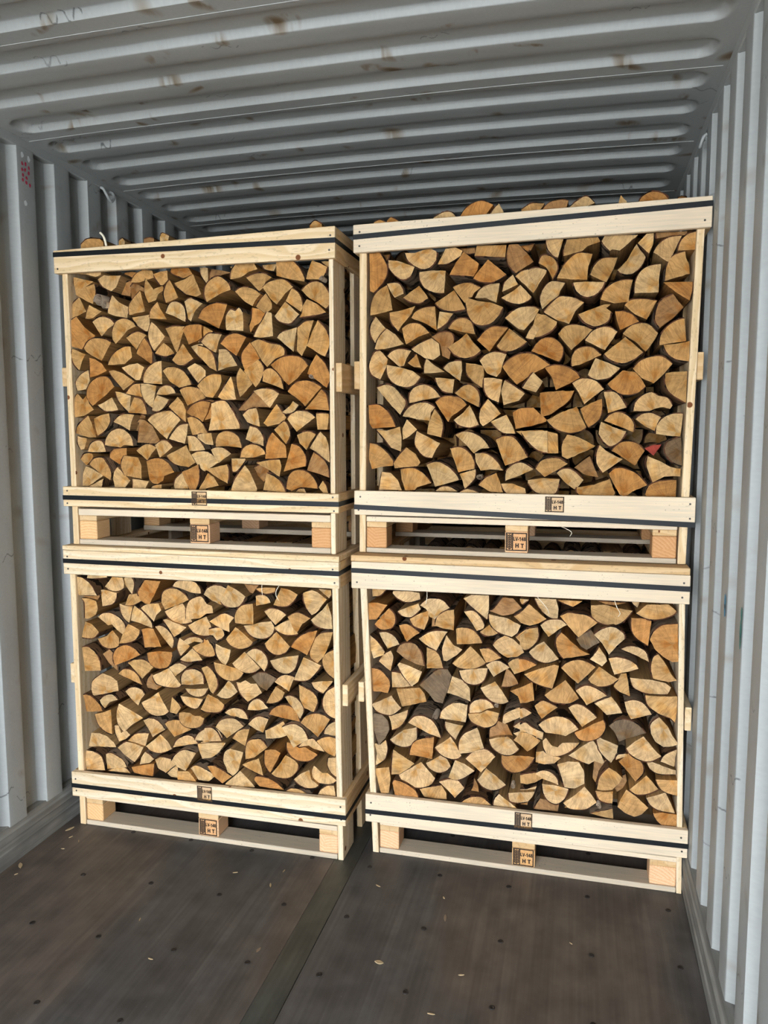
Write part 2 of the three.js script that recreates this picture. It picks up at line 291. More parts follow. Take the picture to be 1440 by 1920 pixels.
for (const [z, y, r] of [[-2.18, 1.125, 0.012], [-2.178, 1.10, 0.010]]) mark(wallR, '#3d8fb5', XR - 0.0026, y, z, 1, r, 2);
for (const [z, y, r] of [[-1.965, 1.14, 0.010], [-1.967, 1.10, 0.012], [-1.966, 1.07, 0.009]]) mark(wallR, '#2f7f7a', XR - 0.0026, y, z, 1, r, 2.4);

// ---------------------------------------------------------------- crates
// the stamp: burnt frame, an ear of grain in the narrow field, two lines of letters in the wide one
function stampTexture() {
  const c = document.createElement('canvas'); c.width = 256; c.height = 224; const x = c.getContext('2d');
  x.clearRect(0, 0, 256, 224);
  x.fillStyle = 'rgba(222,160,80,0.30)'; x.fillRect(6, 6, 244, 212);
  x.strokeStyle = '#1d120b'; x.fillStyle = '#1d120b'; x.lineWidth = 12; x.strokeRect(16, 16, 224, 192); x.beginPath(); x.moveTo(86, 16); x.lineTo(86, 208); x.stroke();
  x.lineWidth = 9; x.beginPath(); x.moveTo(51, 24); x.lineTo(51, 200); x.stroke();
  for (let i = 0; i < 8; i++) { const y = 40 + i * 20; x.beginPath(); x.moveTo(51, y + 14); x.lineTo(28, y - 6); x.lineTo(36, y + 10); x.moveTo(51, y + 14); x.lineTo(74, y - 6); x.lineTo(66, y + 10); x.stroke(); }
  x.textAlign = 'center'; x.lineWidth = 3; x.font = 'bold 58px sans-serif'; x.fillText('LV-148', 163, 100, 142); x.strokeText('LV-148', 163, 100, 142); x.font = 'bold 66px sans-serif'; x.fillText('H T', 163, 178); x.strokeText('H T', 163, 178);
  const t = new THREE.CanvasTexture(c); t.colorSpace = THREE.SRGBColorSpace; return t;
}
const stampMat = new THREE.MeshStandardMaterial({ map: stampTexture(), transparent: true, roughness: 0.8, polygonOffset: true, polygonOffsetFactor: -1 });
const stamp = (parent, x, y, z, w, h, tilt = 0) => { const m = mesh('stamp_mark', new THREE.PlaneGeometry(w, h), stampMat, parent); m.position.set(x, y, z + 0.0006); m.rotation.z = tilt; m.userData.label = 'burnt stamp reading LV-148 HT beside an ear of grain'; return m; };
const nailGeo = new THREE.CylinderGeometry(0.0035, 0.0035, 0.0014, 10); nailGeo.rotateX(Math.PI / 2);
const nail = (parent, x, y, z) => { const m = mesh('nail', nailGeo, nailMat, parent); m.position.set(x, y, z); };

// c: zp = face of posts, fb = [x0, x1, yBottomLeft, yTopLeft, yBottomRight, yTopRight] of the boards
function crate(c) {
  const g = thing('firewood_crate', c.label, 'crate', [c.cx, c.y0, c.zp - DEPTH / 2], 'crates of firewood');
  const add = (name, geo, mat, parent = g) => { const m = mesh(name, geo, mat, g); geo.translate(-c.cx, -c.y0, -(c.zp - DEPTH / 2)); if (parent !== g) { g.remove(m); parent.add(m); } return m; };
  const T = 0.021, zb = c.zp + T, zr = c.zp - DEPTH;
  const pick = (a) => MP[a[Math.floor(rnd() * a.length)]];
  // posts: [outer, inner] x at bottom and top
  const post = (b, t, z0, z1) => add('post', hexa((i, j, k) => [i ? lerp(b[1], t[1], j) : lerp(b[0], t[0], j), j ? c.yPost : c.y0, k ? z1 : z0], { len: 'y' }), pick(c.postMats));
  for (const [a, b] of [[0, 0.135], [0.25, 0.365], [0.735, 0.85], [0.965, 1.1]]) { post(c.postL[0], c.postL[1], c.zp - b, c.zp - a); post(c.postR[0], c.postR[1], c.zp - b, c.zp - a); }
  function front(name, fb, mat) { const [x0, x1, bl, tl, br, tr] = fb; return add(name, hexa((i, j, k) => [i ? x1 : x0, i ? (j ? tr : br) : (j ? tl : bl), k ? zb : c.zp + 0.0005], {}), mat); }
  function ringBoards(name, fb, mat, sideMat) {
    const [x0, x1, bl, tl, br, tr] = fb, f = front(name, fb, mat);
    for (const [xa, ya] of [[x0 + 0.02, (bl + tl) / 2], [x1 - 0.02, (br + tr) / 2]]) for (const o of [-0.026, 0.022]) nail(f, xa - c.cx + rr(-0.004, 0.004), ya - c.y0 + o, zb - (c.zp - DEPTH / 2) + 0.0003);
    add(name, box(x0, x1, (bl + br) / 2, (tl + tr) / 2, zr - T, zr, {}), sideMat);
    add(name, box(x0, x0 + T, bl, tl, zr, c.zp, { len: 'z' }), sideMat); add(name, box(x1 - T, x1, br, tr, zr, c.zp, { len: 'z' }), sideMat);
    return f;
  }
  const topB = ringBoards('top_board', c.top, MP[c.topMat], MP[c.sideMat]), botB = ringBoards('base_board', c.bot, MP[c.botMat], MP[c.sideMat]);
  if (c.lid) { // flat boards lying on the rim
    const [x0, x1, bl, tl, br, tr] = c.lid;
    add('rim_board', hexa((i, j, k) => [i ? x1 : x0, i ? (j ? tr : br) : (j ? tl : bl), k ? zb + 0.002 : zb - 0.095], {}), MP[c.lidMat]);
    add('rim_board', box(x0, x0 + 0.09, bl, tl, zr, zb - 0.097, { len: 'z' }), MP[c.lidMat]); add('rim_board', box(x1 - 0.09, x1, br, tr, zr, zb - 0.097, { len: 'z' }), MP[c.lidMat]);
  }
  for (const [x0, x1, y0, y1] of c.rails) add('side_rail', box(x0, x1, y0, y1, zr + 0.01, c.zp - 0.012, { len: 'z' }), MP[c.railMat]);
  // pallet: three runners, nine blocks, three bearers, deck boards
  const p = c.pallet;
  [[0, 0.09], [0.455, 0.56], [1.01, 1.1]].forEach(([a, b], r) => {
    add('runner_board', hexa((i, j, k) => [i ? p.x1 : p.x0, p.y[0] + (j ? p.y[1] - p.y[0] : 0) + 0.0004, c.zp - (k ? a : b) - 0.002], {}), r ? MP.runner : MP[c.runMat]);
    p.blocks.forEach(([x0, x1], q) => { const bl = add('block', box(x0, x1, p.y[1] + 0.0008, p.y[2], c.zp - b - 0.004, c.zp - a - 0.006, { len: 'z', tv: 0.12, bev: 0.003 }), MP[c.blockMats[q]]); if (r === 0 && q === 1) stamp(bl, (x0 + x1) / 2 - c.cx, (p.y[1] + p.y[2]) / 2 - c.y0 + 0.002, c.zp - a - 0.006 - (c.zp - DEPTH / 2), 0.079, 0.070); });
  });
  for (const [x0, x1] of p.blocks) add('bearer_board', box(x0, x1, p.y[2] + 0.0008, p.y[3], zr + 0.004, c.zp - 0.007, { len: 'z' }), MP.honey);
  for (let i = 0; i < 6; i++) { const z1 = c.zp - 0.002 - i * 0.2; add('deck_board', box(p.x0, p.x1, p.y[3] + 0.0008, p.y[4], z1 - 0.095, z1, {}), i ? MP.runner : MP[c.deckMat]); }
  // straps round the boards: yl, yr = middle of the band at the ends of the front face
  for (const [[x0, x1], yl, yr] of c.straps) {
    const h = 0.0088, t = 0.0012, bands = [];
    bands.push(hexa((i, j, k) => [i ? x1 + t : x0 - t, (i ? yr : yl) + (j ? h : -h), zb + (k ? 0.0015 : 0.0003)], { bev: 0.0004 }));
    for (const [xa, y] of [[x0, yl], [x1, yr]]) { const s = xa === x0 ? -1 : 1; bands.push(hexa((i, j, k) => [xa + s * (i ? t : 0.0002), y + (j ? h : -h), k ? zb + 0.0012 : zr - T], { bev: 0.0004 })); }
    bands.push(hexa((i, j, k) => [i ? x1 + t : x0 - t, (i ? yr : yl) + (j ? h : -h), zr - T - (k ? 0.0002 : 0.0014)], { bev: 0.0004 }));
    add('strap', mergeGeometries(bands), strapMat).userData.label = 'black plastic strap pulled round the boards';
  }
  for (const [x, y, w, h] of c.stamps) stamp(botB, x - c.cx, y - c.y0, zb - (c.zp - DEPTH / 2), w, h, c.stampTilt ?? 0);
  return g;
}
const CR = {
  LU: crate({ label: 'wooden crate on the upper level at left, warm pine rim board with a knot', cx: 0.613, y0: 1.143, zp: -2.58, yPost: 2.245,
    postL: [[0.078, 0.102], [0.078, 0.102]], postR: [[1.133, 1.151], [1.133, 1.149]], postMats: ['warm', 'honey', 'pale'],
    top: [0.06, 1.163, 2.168, 2.251, 2.165, 2.270], bot: [0.056, 1.169, 1.293, 1.369, 1.292, 1.360], topMat: 'warm', botMat: 'warm', sideMat: 'honey', railMat: 'honey',
    rails: [[0.050, 0.072, 1.752, 1.823], [1.152, 1.174, 1.716, 1.816]], pallet: { x0: 0.104, x1: 1.131, y: [1.143, 1.163, 1.235, 1.256, 1.282], blocks: [[0.104, 0.180], [0.577, 0.657], [1.058, 1.131]] },
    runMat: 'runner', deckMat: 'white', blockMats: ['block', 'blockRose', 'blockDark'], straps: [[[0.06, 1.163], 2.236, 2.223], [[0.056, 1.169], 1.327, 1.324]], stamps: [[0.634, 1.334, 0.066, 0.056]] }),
  RU: crate({ label: 'wooden crate on the upper level at right, bleached boards under a heaped top', cx: 1.78, y0: 1.137, zp: -2.69, yPost: 2.285,
    postL: [[1.207, 1.230], [1.212, 1.239]], postR: [[2.308, 2.334], [2.330, 2.353]], postMats: ['warm', 'honey'],
    top: [1.195, 2.369, 2.203, 2.298, 2.216, 2.311], bot: [1.194, 2.355, 1.277, 1.365, 1.275, 1.362], topMat: 'white', botMat: 'white', sideMat: 'honey', railMat: 'honey',
    rails: [[1.186, 1.207, 1.731, 1.830], [2.345, 2.366, 1.744, 1.833]], pallet: { x0: 1.233, x1: 2.304, y: [1.137, 1.154, 1.229, 1.250, 1.270], blocks: [[1.233, 1.308], [1.737, 1.816], [2.227, 2.304]] },
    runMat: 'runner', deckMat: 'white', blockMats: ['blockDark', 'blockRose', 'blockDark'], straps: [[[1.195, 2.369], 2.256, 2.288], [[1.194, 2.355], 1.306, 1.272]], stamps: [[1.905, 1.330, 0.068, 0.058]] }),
  LL: crate({ label: 'wooden crate standing on the floor at left, half hidden gap beside its neighbour', cx: 0.613, y0: 0, zp: -2.572, yPost: 1.118,
    postL: [[0.060, 0.085], [0.061, 0.085]], postR: [[1.153, 1.174], [1.137, 1.160]], postMats: ['pale', 'warm', 'white'],
    top: [0.050, 1.171, 1.029, 1.123, 1.024, 1.119], bot: [0.044, 1.190, 0.126, 0.227, 0.146, 0.246], topMat: 'pale', botMat: 'pale', sideMat: 'honey', railMat: 'warm', lid: [0.049, 1.172, 1.1245, 1.141, 1.1205, 1.140], lidMat: 'warm',
    rails: [[0.036, 0.058, 0.582, 0.661], [1.170, 1.191, 0.586, 0.666]], pallet: { x0: 0.088, x1: 1.150, y: [0, 0.019, 0.088, 0.109, 0.128], blocks: [[0.088, 0.162], [0.584, 0.668], [1.078, 1.150]] },
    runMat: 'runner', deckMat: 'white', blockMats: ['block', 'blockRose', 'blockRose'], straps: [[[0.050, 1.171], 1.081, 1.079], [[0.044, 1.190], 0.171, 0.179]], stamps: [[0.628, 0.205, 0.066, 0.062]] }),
  RL: crate({ label: 'wooden crate standing on the floor at right, bleached boards and leaning posts', cx: 1.79, y0: 0, zp: -2.657, yPost: 1.108,
    postL: [[1.264, 1.287], [1.214, 1.239]], postR: [[2.341, 2.358], [2.312, 2.331]], postMats: ['white', 'pale'],
    top: [1.191, 2.344, 1.012, 1.110, 1.014, 1.110], bot: [1.241, 2.369, 0.129, 0.236, 0.142, 0.240], topMat: 'white', botMat: 'white', sideMat: 'honey', railMat: 'warm', lid: [1.190, 2.342, 1.1115, 1.134, 1.1115, 1.134], lidMat: 'honey',
    rails: [[1.206, 1.228, 0.576, 0.652], [2.348, 2.369, 0.575, 0.656]], pallet: { x0: 1.290, x1: 2.339, y: [0, 0.019, 0.086, 0.109, 0.127], blocks: [[1.290, 1.363], [1.782, 1.863], [2.252, 2.339]] },
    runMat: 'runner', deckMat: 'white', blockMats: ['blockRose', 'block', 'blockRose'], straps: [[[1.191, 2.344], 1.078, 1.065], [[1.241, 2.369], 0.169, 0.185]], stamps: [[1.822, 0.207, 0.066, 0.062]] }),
};

// ---------------------------------------------------------------- firewood
// Sawn ends of the logs in the face of each crate, measured in millimetres (x across, y up):
// [tone, set back, number of points along the bark, x, y, x, y, ...]
const LOGS = {
  LU: [
    [0,0,3,133,2172,184,2173,236,2174,233,2162,212,2155,184,2163],
    [0,0,3,216,2147,235,2120,269,2102,288,2115,310,2158,264,2158,241,2161],
    [1,0,3,114,2127,112,2145,115,2159,195,2140,142,2113,137,2087,118,2095],
    [1,0,3,207,2087,209,2108,206,2130,142,2111,131,2089,163,2072,196,2056],
    [1,0,3,96,2028,102,2060,133,2085,148,2058,162,2031,99,2006],
    [1,0,3,162,2004,169,2029,181,2053,199,2043,233,2028,197,2006,176,2002],
    [0,0,3,252,2022,259,2053,275,2086,302,2059,340,2040,330,2001,284,2010],
    [2,3,3,305,2170,330,2159,354,2149,377,2170,339,2176,307,2174],
    [1,0,3,353,2130,371,2157,403,2174,440,2169,449,2144,422,2137,387,2128],
    [1,0,3,452,2153,465,2131,480,2113,492,2113,512,2129,511,2162,481,2160],
    [2,0,3,525,2171,524,2154,574,2133,611,2145,594,2169],
    [0,2,3,623,2174,626,2147,650,2112,652,2173],
    [1,0,3,416,2141,410,2092,426,2052,456,2061,467,2083,491,2097,484,2111,456,2104,448,2098,433,2119],
    [3,4,3,323,2117,329,2131,346,2135,401,2107,376,2087,350,2050,327,2072],
    [3,4,3,305,2139,322,2145,332,2148,320,2089,283,2096,299,2125],
    [1,0,3,353,2009,354,2049,400,2095,411,2058,421,2019],
    [0,0,3,354,2002,371,1975,407,1951,425,1949,425,2010],
    [1,0,4,505,2047,496,2078,507,2112,521,2128,538,2097,554,2064],
    [1,0,3,539,2117,550,2101,586,2074,626,2064,647,2072,617,2143,583,2127],
    [1,0,3,434,1994,441,2025,468,2052,481,2024,505,1988],
    [0,0,6,492,2014,511,2046,537,2052,565,2036,574,2006,571,1979,527,2001],
    [0,0,3,570,2051,595,2062,644,2041,613,2015,596,1979,585,1988,578,2020],
    [2,0,4,90,1904,84,1942,92,1989,123,2013,156,1972,201,1938,173,1921,155,1904,142,1890],
    [0,0,5,188,1991,214,2006,239,2008,267,1997,285,1980,253,1962,227,1936],
    [1,0,6,277,1950,291,1982,312,1995,336,1996,364,1983,373,1968,340,1955,317,1931,290,1906,278,1922],
    [1,0,4,327,1929,354,1944,378,1949,408,1937,394,1922,377,1901,366,1884],
    [2,0,4,402,1925,421,1900,432,1872,426,1828,403,1844,365,1870,379,1898],
    [0,0,4,450,1876,433,1910,430,1945,446,1980,469,1961,499,1926,481,1905],
    [1,0,3,492,1957,522,1963,575,1961,560,1924,538,1867,527,1883,509,1925],
    [2,0,4,568,1948,588,1963,623,1965,646,1962,645,1918,621,1905,590,1895,581,1920],
    [1,0,5,157,1893,177,1918,206,1928,243,1925,273,1911,252,1880,229,1845,199,1860,167,1879],
    [1,0,4,108,1891,103,1866,110,1837,132,1811,146,1843,164,1870],
    [1,0,5,247,1830,261,1858,287,1882,320,1896,342,1895,347,1856,317,1832],
    [1,0,4,446,1869,471,1860,495,1858,523,1866,506,1887,483,1905,460,1885],
    [1,0,4,524,1841,545,1823,572,1823,608,1844,589,1867,567,1898,546,1869],
    [0,0,3,596,1888,616,1863,642,1838,644,1897,625,1896],
    [2,0,3,180,1857,181,1821,179,1783,213,1791,250,1807,231,1834,203,1851],
    [0,0,3,313,1818,336,1796,372,1770,388,1770,410,1816,382,1832,350,1828],
    [3,3,3,661,2171,653,2146,657,2102,698,2147,736,2155,706,2163],
    [0,3,3,739,2173,744,2165,746,2155,770,2173],
    [1,0,3,754,2122,759,2151,776,2175,844,2176,859,2152,825,2144,795,2127],
    [0,3,3,863,2173,873,2158,906,2150,919,2174],
    [1,0,5,939,2176,986,2175,1018,2150,1038,2113,1038,2099,985,2109,938,2122],
    [1,0,3,1122,2145,1113,2123,1098,2104,1042,2108,1053,2142,1066,2171],
    [0,3,3,1085,2173,1099,2162,1113,2152,1118,2172],
    [1,0,7,667,2043,658,2071,663,2101,686,2124,717,2131,750,2107,759,2083,715,2069],
    [1,0,4,823,2121,854,2132,891,2132,920,2117,896,2104,887,2084,870,2072,850,2093],
    [1,0,5,781,2074,802,2086,824,2087,853,2079,879,2061,860,2042,847,2021,819,2037],
    [1,0,5,887,2084,909,2100,942,2108,970,2105,999,2081,970,2061,937,2024,915,2043],
    [1,0,3,852,2022,867,2045,890,2067,911,2033,911,2013,896,2002,885,1998],
    [1,0,5,993,2078,1013,2065,1027,2042,1032,2015,1026,1995,1001,2013,969,2034],
    [1,0,7,1025,2071,1049,2090,1077,2098,1105,2087,1128,2050,1128,2021,1113,2005,1077,2030,1052,2044],
    [1,0,3,1122,1988,1087,1982,1022,1976,1030,1989,1034,2015,1050,2037,1087,2019],
    [0,0,5,929,1983,946,1965,979,1956,997,1963,1021,1986,1001,2003,969,2032],
    [2,0,5,625,1990,642,2017,669,2033,703,2039,744,2032,728,1993,707,1950,671,1968],
    [0,0,6,739,1969,742,1993,759,2013,778,2007,793,2018,807,2001,810,1970,810,1936,742,1942],
    [2,0,3,836,2020,833,1983,823,1956,828,1932,844,1955,866,1965,889,1994,859,2014],
    [0,0,4,845,1915,858,1941,885,1981,896,2001,914,1996,918,1916,872,1911],
    [0,0,3,935,1909,953,1928,1008,1943,1002,1907,996,1858,960,1888],
    [1,0,3,1008,1943,1037,1962,1069,1966,1054,1925,1043,1882,1021,1844,1003,1863,1007,1907],
    [1,0,5,1086,1964,1114,1936,1128,1903,1130,1873,1114,1839,1082,1855,1046,1877,1065,1925],
    [1,0,3,623,1903,646,1918,682,1941,648,1959,625,1968],
    [0,0,4,640,1902,658,1924,677,1932,721,1927,709,1902,697,1863,672,1876],
    [2,0,4,715,1895,742,1922,776,1929,813,1916,797,1889,774,1851,752,1867],
    [0,0,4,705,1875,733,1874,755,1853,779,1815,735,1809,703,1799],
    [1,0,4,623,1891,661,1879,687,1851,699,1796,670,1810,637,1845,622,1860],
    [2,0,4,826,1897,797,1862,794,1831,805,1800,863,1838,846,1871],
    [1,0,6,837,1893,868,1904,909,1889,949,1882,967,1864,966,1847,930,1835,898,1807,878,1829,857,1867],
    [0,0,4,119,1734,112,1766,136,1795,169,1811,175,1773,157,1740],
    [1,0,3,250,1807,265,1785,312,1734,333,1748,358,1766,315,1795,270,1810],
    [0,0,5,401,1760,402,1786,421,1814,453,1833,481,1838,480,1753],
    [1,0,6,484,1802,504,1814,540,1812,567,1797,587,1772,594,1751,545,1740,510,1763],
    [0,0,3,579,1811,594,1790,624,1753,651,1771,652,1799,633,1817,610,1828],
    [2,0,7,179,1676,158,1707,161,1740,181,1769,215,1785,248,1782,274,1748,233,1714],
    [1,0,4,318,1722,337,1745,358,1757,390,1758,386,1707,356,1714],
    [0,0,4,386,1758,387,1726,404,1690,433,1667,452,1748,419,1756],
    [0,0,5,455,1716,468,1736,494,1748,522,1742,537,1719,497,1714],
    [1,0,5,543,1731,569,1743,600,1741,627,1730,646,1702,606,1688,573,1674,556,1706],
    [1,0,3,116,1723,105,1712,97,1675,97,1633,142,1640,185,1662,165,1686,154,1715,138,1702],
    [0,0,4,196,1680,222,1660,247,1656,283,1661,269,1688,258,1708,219,1687],
    [0,0,4,273,1730,282,1699,302,1673,325,1651,336,1713,304,1724],
    [1,0,3,362,1707,396,1694,414,1644,370,1648,338,1650],
    [0,0,4,435,1658,459,1654,487,1668,510,1696,461,1713,444,1690],
    [1,0,3,501,1671,523,1650,569,1613,572,1657,563,1681,540,1706],
    [0,0,4,264,1616,288,1637,317,1645,354,1642,340,1615,331,1583,299,1601],
    [3,2,3,353,1640,362,1644,374,1637,365,1579,335,1583],
    [1,0,3,105,1572,115,1602,163,1640,176,1612,193,1557,163,1556],
    [1,0,4,247,1648,248,1616,228,1587,189,1563,180,1601,177,1629,209,1641],
    [0,0,5,406,1622,435,1644,495,1656,526,1639,543,1622,513,1593,492,1568,483,1550,456,1572,425,1604],
    [3,1,5,360,1538,365,1565,369,1612,361,1615,373,1626,393,1622,425,1601,455,1547,445,1534],
    [2,0,5,568,1648,590,1674,626,1690,665,1694,688,1687,671,1628,632,1618,597,1632],
    [1,0,5,571,1630,597,1632,628,1614,646,1586,654,1575,591,1566,580,1600],
    [0,0,3,115,1563,113,1535,125,1509,140,1513,152,1543,153,1554,129,1557],
    [0,0,5,140,1502,154,1532,184,1545,209,1537,222,1502,178,1500],
    [0,0,7,219,1528,226,1554,248,1579,282,1590,314,1581,338,1554,343,1525,304,1528,287,1519],
    [0,0,4,496,1552,512,1575,541,1602,575,1607,569,1565,560,1534],
    [0,0,4,571,1563,599,1561,622,1543,642,1512,609,1508,577,1508],
    [1,0,4,354,1507,386,1529,414,1530,438,1518,417,1496,398,1471],
    [0,0,4,443,1529,471,1545,495,1543,518,1522,494,1504,463,1482],
    [1,0,4,483,1489,501,1468,528,1454,572,1447,600,1465,581,1493,562,1529],
    [2,2,3,219,1488,237,1510,291,1517,288,1442,255,1455,219,1477],
    [0,0,5,589,1494,613,1504,644,1506,667,1498,701,1468,638,1432,615,1451],
    [1,0,3,108,1472,126,1494,156,1496,164,1485,151,1465,133,1450],
    [1,0,6,152,1454,176,1476,210,1480,230,1460,250,1425,244,1394,207,1414],
    [1,0,3,302,1488,288,1451,303,1413,377,1401,377,1452,364,1481],
    [2,0,5,398,1467,429,1478,461,1477,488,1461,513,1428,471,1413,466,1395,443,1382,423,1385,410,1398],
    [0,0,2,112,1416,126,1446,158,1435,205,1410,173,1391,135,1368,108,1368],
    [0,0,3,211,1399,206,1384,201,1367,146,1368],
    [0,0,3,249,1407,258,1429,271,1444,291,1422,321,1393,299,1367,256,1366],
    [0,0,3,340,1401,341,1382,339,1366,392,1365,407,1392,377,1396],
    [0,0,3,506,1378,515,1403,547,1429,558,1404,567,1366,509,1365],
    [2,0,4,619,1458,620,1422,613,1387,601,1363,577,1364,562,1393,549,1429,583,1442],
    [0,0,3,408,1365,417,1374,433,1378,452,1380,451,1364],
    [1,0,4,863,1834,881,1811,881,1784,866,1754,850,1737,825,1768,805,1796],
    [1,0,5,883,1791,900,1801,922,1797,951,1766,961,1727,921,1743,880,1757],
    [2,0,5,911,1814,941,1835,981,1844,1024,1837,1049,1809,1009,1765,976,1742,958,1759,940,1783],
    [2,0,5,1083,1847,1113,1814,1129,1778,1129,1753,1118,1731,1084,1757,1049,1781,1063,1816],
    [1,0,4,788,1808,776,1783,774,1748,786,1703,809,1724,834,1749,810,1785],
    [1,0,4,624,1744,646,1768,681,1785,716,1784,719,1760,707,1732,683,1701,656,1705],
    [0,0,3,706,1704,730,1739,757,1776,768,1742,778,1695,740,1692,721,1695],
    [3,2,3,762,1655,801,1693,839,1732,861,1702,905,1666,845,1668,807,1655],
    [0,0,4,844,1723,876,1731,917,1727,944,1712,927,1688,908,1663,879,1692],
    [2,0,5,972,1720,998,1748,1034,1758,1070,1750,1097,1733,1069,1703,1036,1668,1008,1694],
    [2,0,3,1098,1726,1116,1703,1124,1652,1076,1656,1035,1656,1066,1690],
    [0,0,4,947,1647,967,1642,993,1650,1011,1672,990,1686,978,1669],
    [2,0,3,617,1684,640,1689,673,1686,658,1645,638,1614,615,1632],
    [0,0,6,680,1680,709,1689,736,1687,758,1659,784,1610,787,1589,726,1587,666,1582,679,1635],
    [0,0,3,792,1638,815,1658,845,1663,854,1634,859,1596,833,1603,810,1613],
    [1,0,3,927,1676,945,1650,961,1630,948,1609,889,1597,874,1609,901,1644],
    [0,0,5,963,1623,985,1647,1018,1651,1047,1646,1070,1629,1036,1605,999,1578,981,1599],
    [1,0,3,1081,1641,1105,1642,1128,1640,1127,1612,1122,1585,1086,1585,1083,1612],
    [0,0,4,816,1598,847,1589,869,1561,872,1526,831,1537,800,1551,806,1572],
    [0,0,3,613,1568,637,1572,668,1573,675,1529,644,1533,613,1554],
    [1,0,8,684,1522,685,1551,699,1572,726,1580,753,1575,775,1558,784,1533,786,1519,728,1526],
    [1,0,6,920,1585,941,1602,963,1614,981,1582,980,1558,965,1534,944,1558],
    [1,0,4,1004,1565,1028,1576,1053,1578,1075,1568,1053,1541,1038,1513,1013,1537],
    [0,0,3,1051,1520,1075,1558,1090,1578,1111,1558,1121,1531,1126,1469,1085,1500],
    [0,0,4,672,1512,694,1521,724,1517,751,1498,723,1480,702,1464,685,1487],
    [1,0,6,789,1484,797,1512,820,1530,850,1530,876,1516,885,1497,838,1485],
    [2,0,3,885,1520,895,1551,911,1575,936,1551,962,1527,966,1485,916,1482,881,1480],
    [2,0,5,987,1534,1013,1527,1031,1506,1040,1479,1037,1455,993,1446,955,1435,972,1485],
    [3,1,4,1064,1505,1096,1483,1117,1456,1122,1415,1084,1428,1039,1440,1049,1472],
    [0,0,5,748,1480,750,1452,753,1433,772,1438,804,1474,804,1481],
    [1,0,3,845,1465,879,1473,935,1478,942,1454,934,1416,901,1436],
    [1,0,3,731,1459,736,1431,729,1388,695,1406,641,1440],
    [0,0,3,748,1367,764,1406,803,1456,822,1435,851,1373,849,1362,751,1360],
    [1,0,4,886,1429,923,1412,945,1388,959,1360,914,1363,869,1366,878,1398],
    [1,0,2,679,1412,698,1381,647,1369,615,1365,632,1390,656,1426],
    [2,0,7,961,1374,967,1409,982,1434,1012,1441,1044,1431,1070,1404,1078,1375,1011,1379,981,1366],
    [1,0,3,1102,1404,1116,1384,1122,1360,1105,1360,1086,1380],
    [3,3,3,818,1446,849,1457,875,1439,878,1415,855,1394,833,1414],
    [0,2,3,989,1361,1003,1372,1022,1372,1029,1358],
    [1,0,3,144,2279,177,2298,230,2293,244,2280,243,2247,143,2252],
    [0,0,3,312,2280,327,2289,336,2280,335,2254,311,2255],
    [0,0,3,491,2281,501,2293,528,2281,523,2255,490,2257],
    [3,0,3,416,2280,440,2284,459,2279,458,2255,416,2257],
    [1,0,3,1063,2283,1082,2299,1107,2285,1107,2259,1063,2261],
  ],
  RU: [
    [2,0,5,1280,2209,1306,2163,1304,2127,1284,2095,1258,2071,1245,2076,1243,2207],
    [3,2,3,1285,2207,1295,2184,1308,2208],
    [0,0,5,1313,2179,1319,2146,1358,2112,1392,2118,1409,2150,1370,2166,1345,2175],
    [0,0,6,1373,2200,1387,2171,1426,2145,1459,2145,1484,2170,1486,2198,1467,2209,1434,2205,1409,2198],
    [0,0,3,1491,2155,1526,2156,1569,2179,1575,2197,1550,2210,1517,2206],
    [0,0,5,1424,2133,1426,2108,1443,2079,1477,2062,1512,2058,1518,2132,1472,2136],
    [2,0,3,1533,2117,1572,2113,1615,2107,1629,2130,1633,2150,1581,2192,1555,2158],
    [3,2,3,1563,2209,1583,2192,1616,2192,1616,2210],
    [1,0,3,1616,2180,1669,2174,1721,2169,1725,2209,1624,2213],
    [2,0,5,1613,2103,1638,2092,1674,2088,1702,2097,1726,2112,1694,2139,1663,2164,1633,2130],
    [3,1,3,1727,2184,1732,2145,1758,2114,1786,2130,1817,2148,1797,2176,1764,2209,1733,2209],
    [2,2,3,1770,2211,1792,2192,1808,2199,1816,2212],
    [0,0,5,1758,2100,1778,2115,1817,2123,1841,2119,1861,2107,1834,2065,1819,2042,1791,2071],
    [0,0,3,1715,2051,1723,2082,1750,2106,1767,2072],
    [0,0,5,1711,2033,1736,2018,1772,2009,1803,2020,1813,2031,1775,2072,1751,2053],
    [0,0,4,1308,2098,1345,2100,1362,2083,1368,2062,1336,2049,1323,2068],
    [1,0,4,1249,1989,1254,2034,1276,2071,1310,2092,1323,2048,1330,2005,1289,1996],
    [1,0,4,1366,2048,1392,2033,1426,2027,1456,2042,1443,2063,1424,2086],
    [1,0,4,1543,2075,1568,2086,1601,2088,1640,2070,1618,2055,1610,2040,1597,2038,1585,2021],
    [0,0,4,1622,2035,1638,2062,1666,2077,1705,2081,1695,2016,1659,2034],
    [1,0,4,1481,2025,1498,2008,1536,1995,1587,2001,1573,2025,1547,2066],
    [1,0,7,1589,2021,1598,1980,1619,1951,1648,1942,1680,1949,1704,1972,1718,1999,1675,2017,1638,2022,1597,2036],
    [0,0,5,1724,1965,1748,1986,1776,1999,1819,1999,1839,1989,1820,1956,1789,1923,1773,1926],
    [1,0,3,1319,1997,1323,1966,1349,1932,1366,1956,1396,1988,1411,2016,1362,2003],
    [1,0,4,1399,1975,1413,1995,1443,2008,1483,2011,1486,1968,1490,1929,1452,1953],
    [0,0,3,1490,1933,1519,1951,1546,1986,1498,1994,1494,1964],
    [1,0,5,1528,1936,1548,1962,1577,1971,1606,1958,1621,1915,1582,1922],
    [0,0,4,1260,1895,1245,1927,1247,1960,1265,1986,1284,1963,1302,1944,1280,1917],
    [0,0,3,1266,1872,1280,1909,1310,1941,1341,1920,1371,1886,1315,1873,1273,1868],
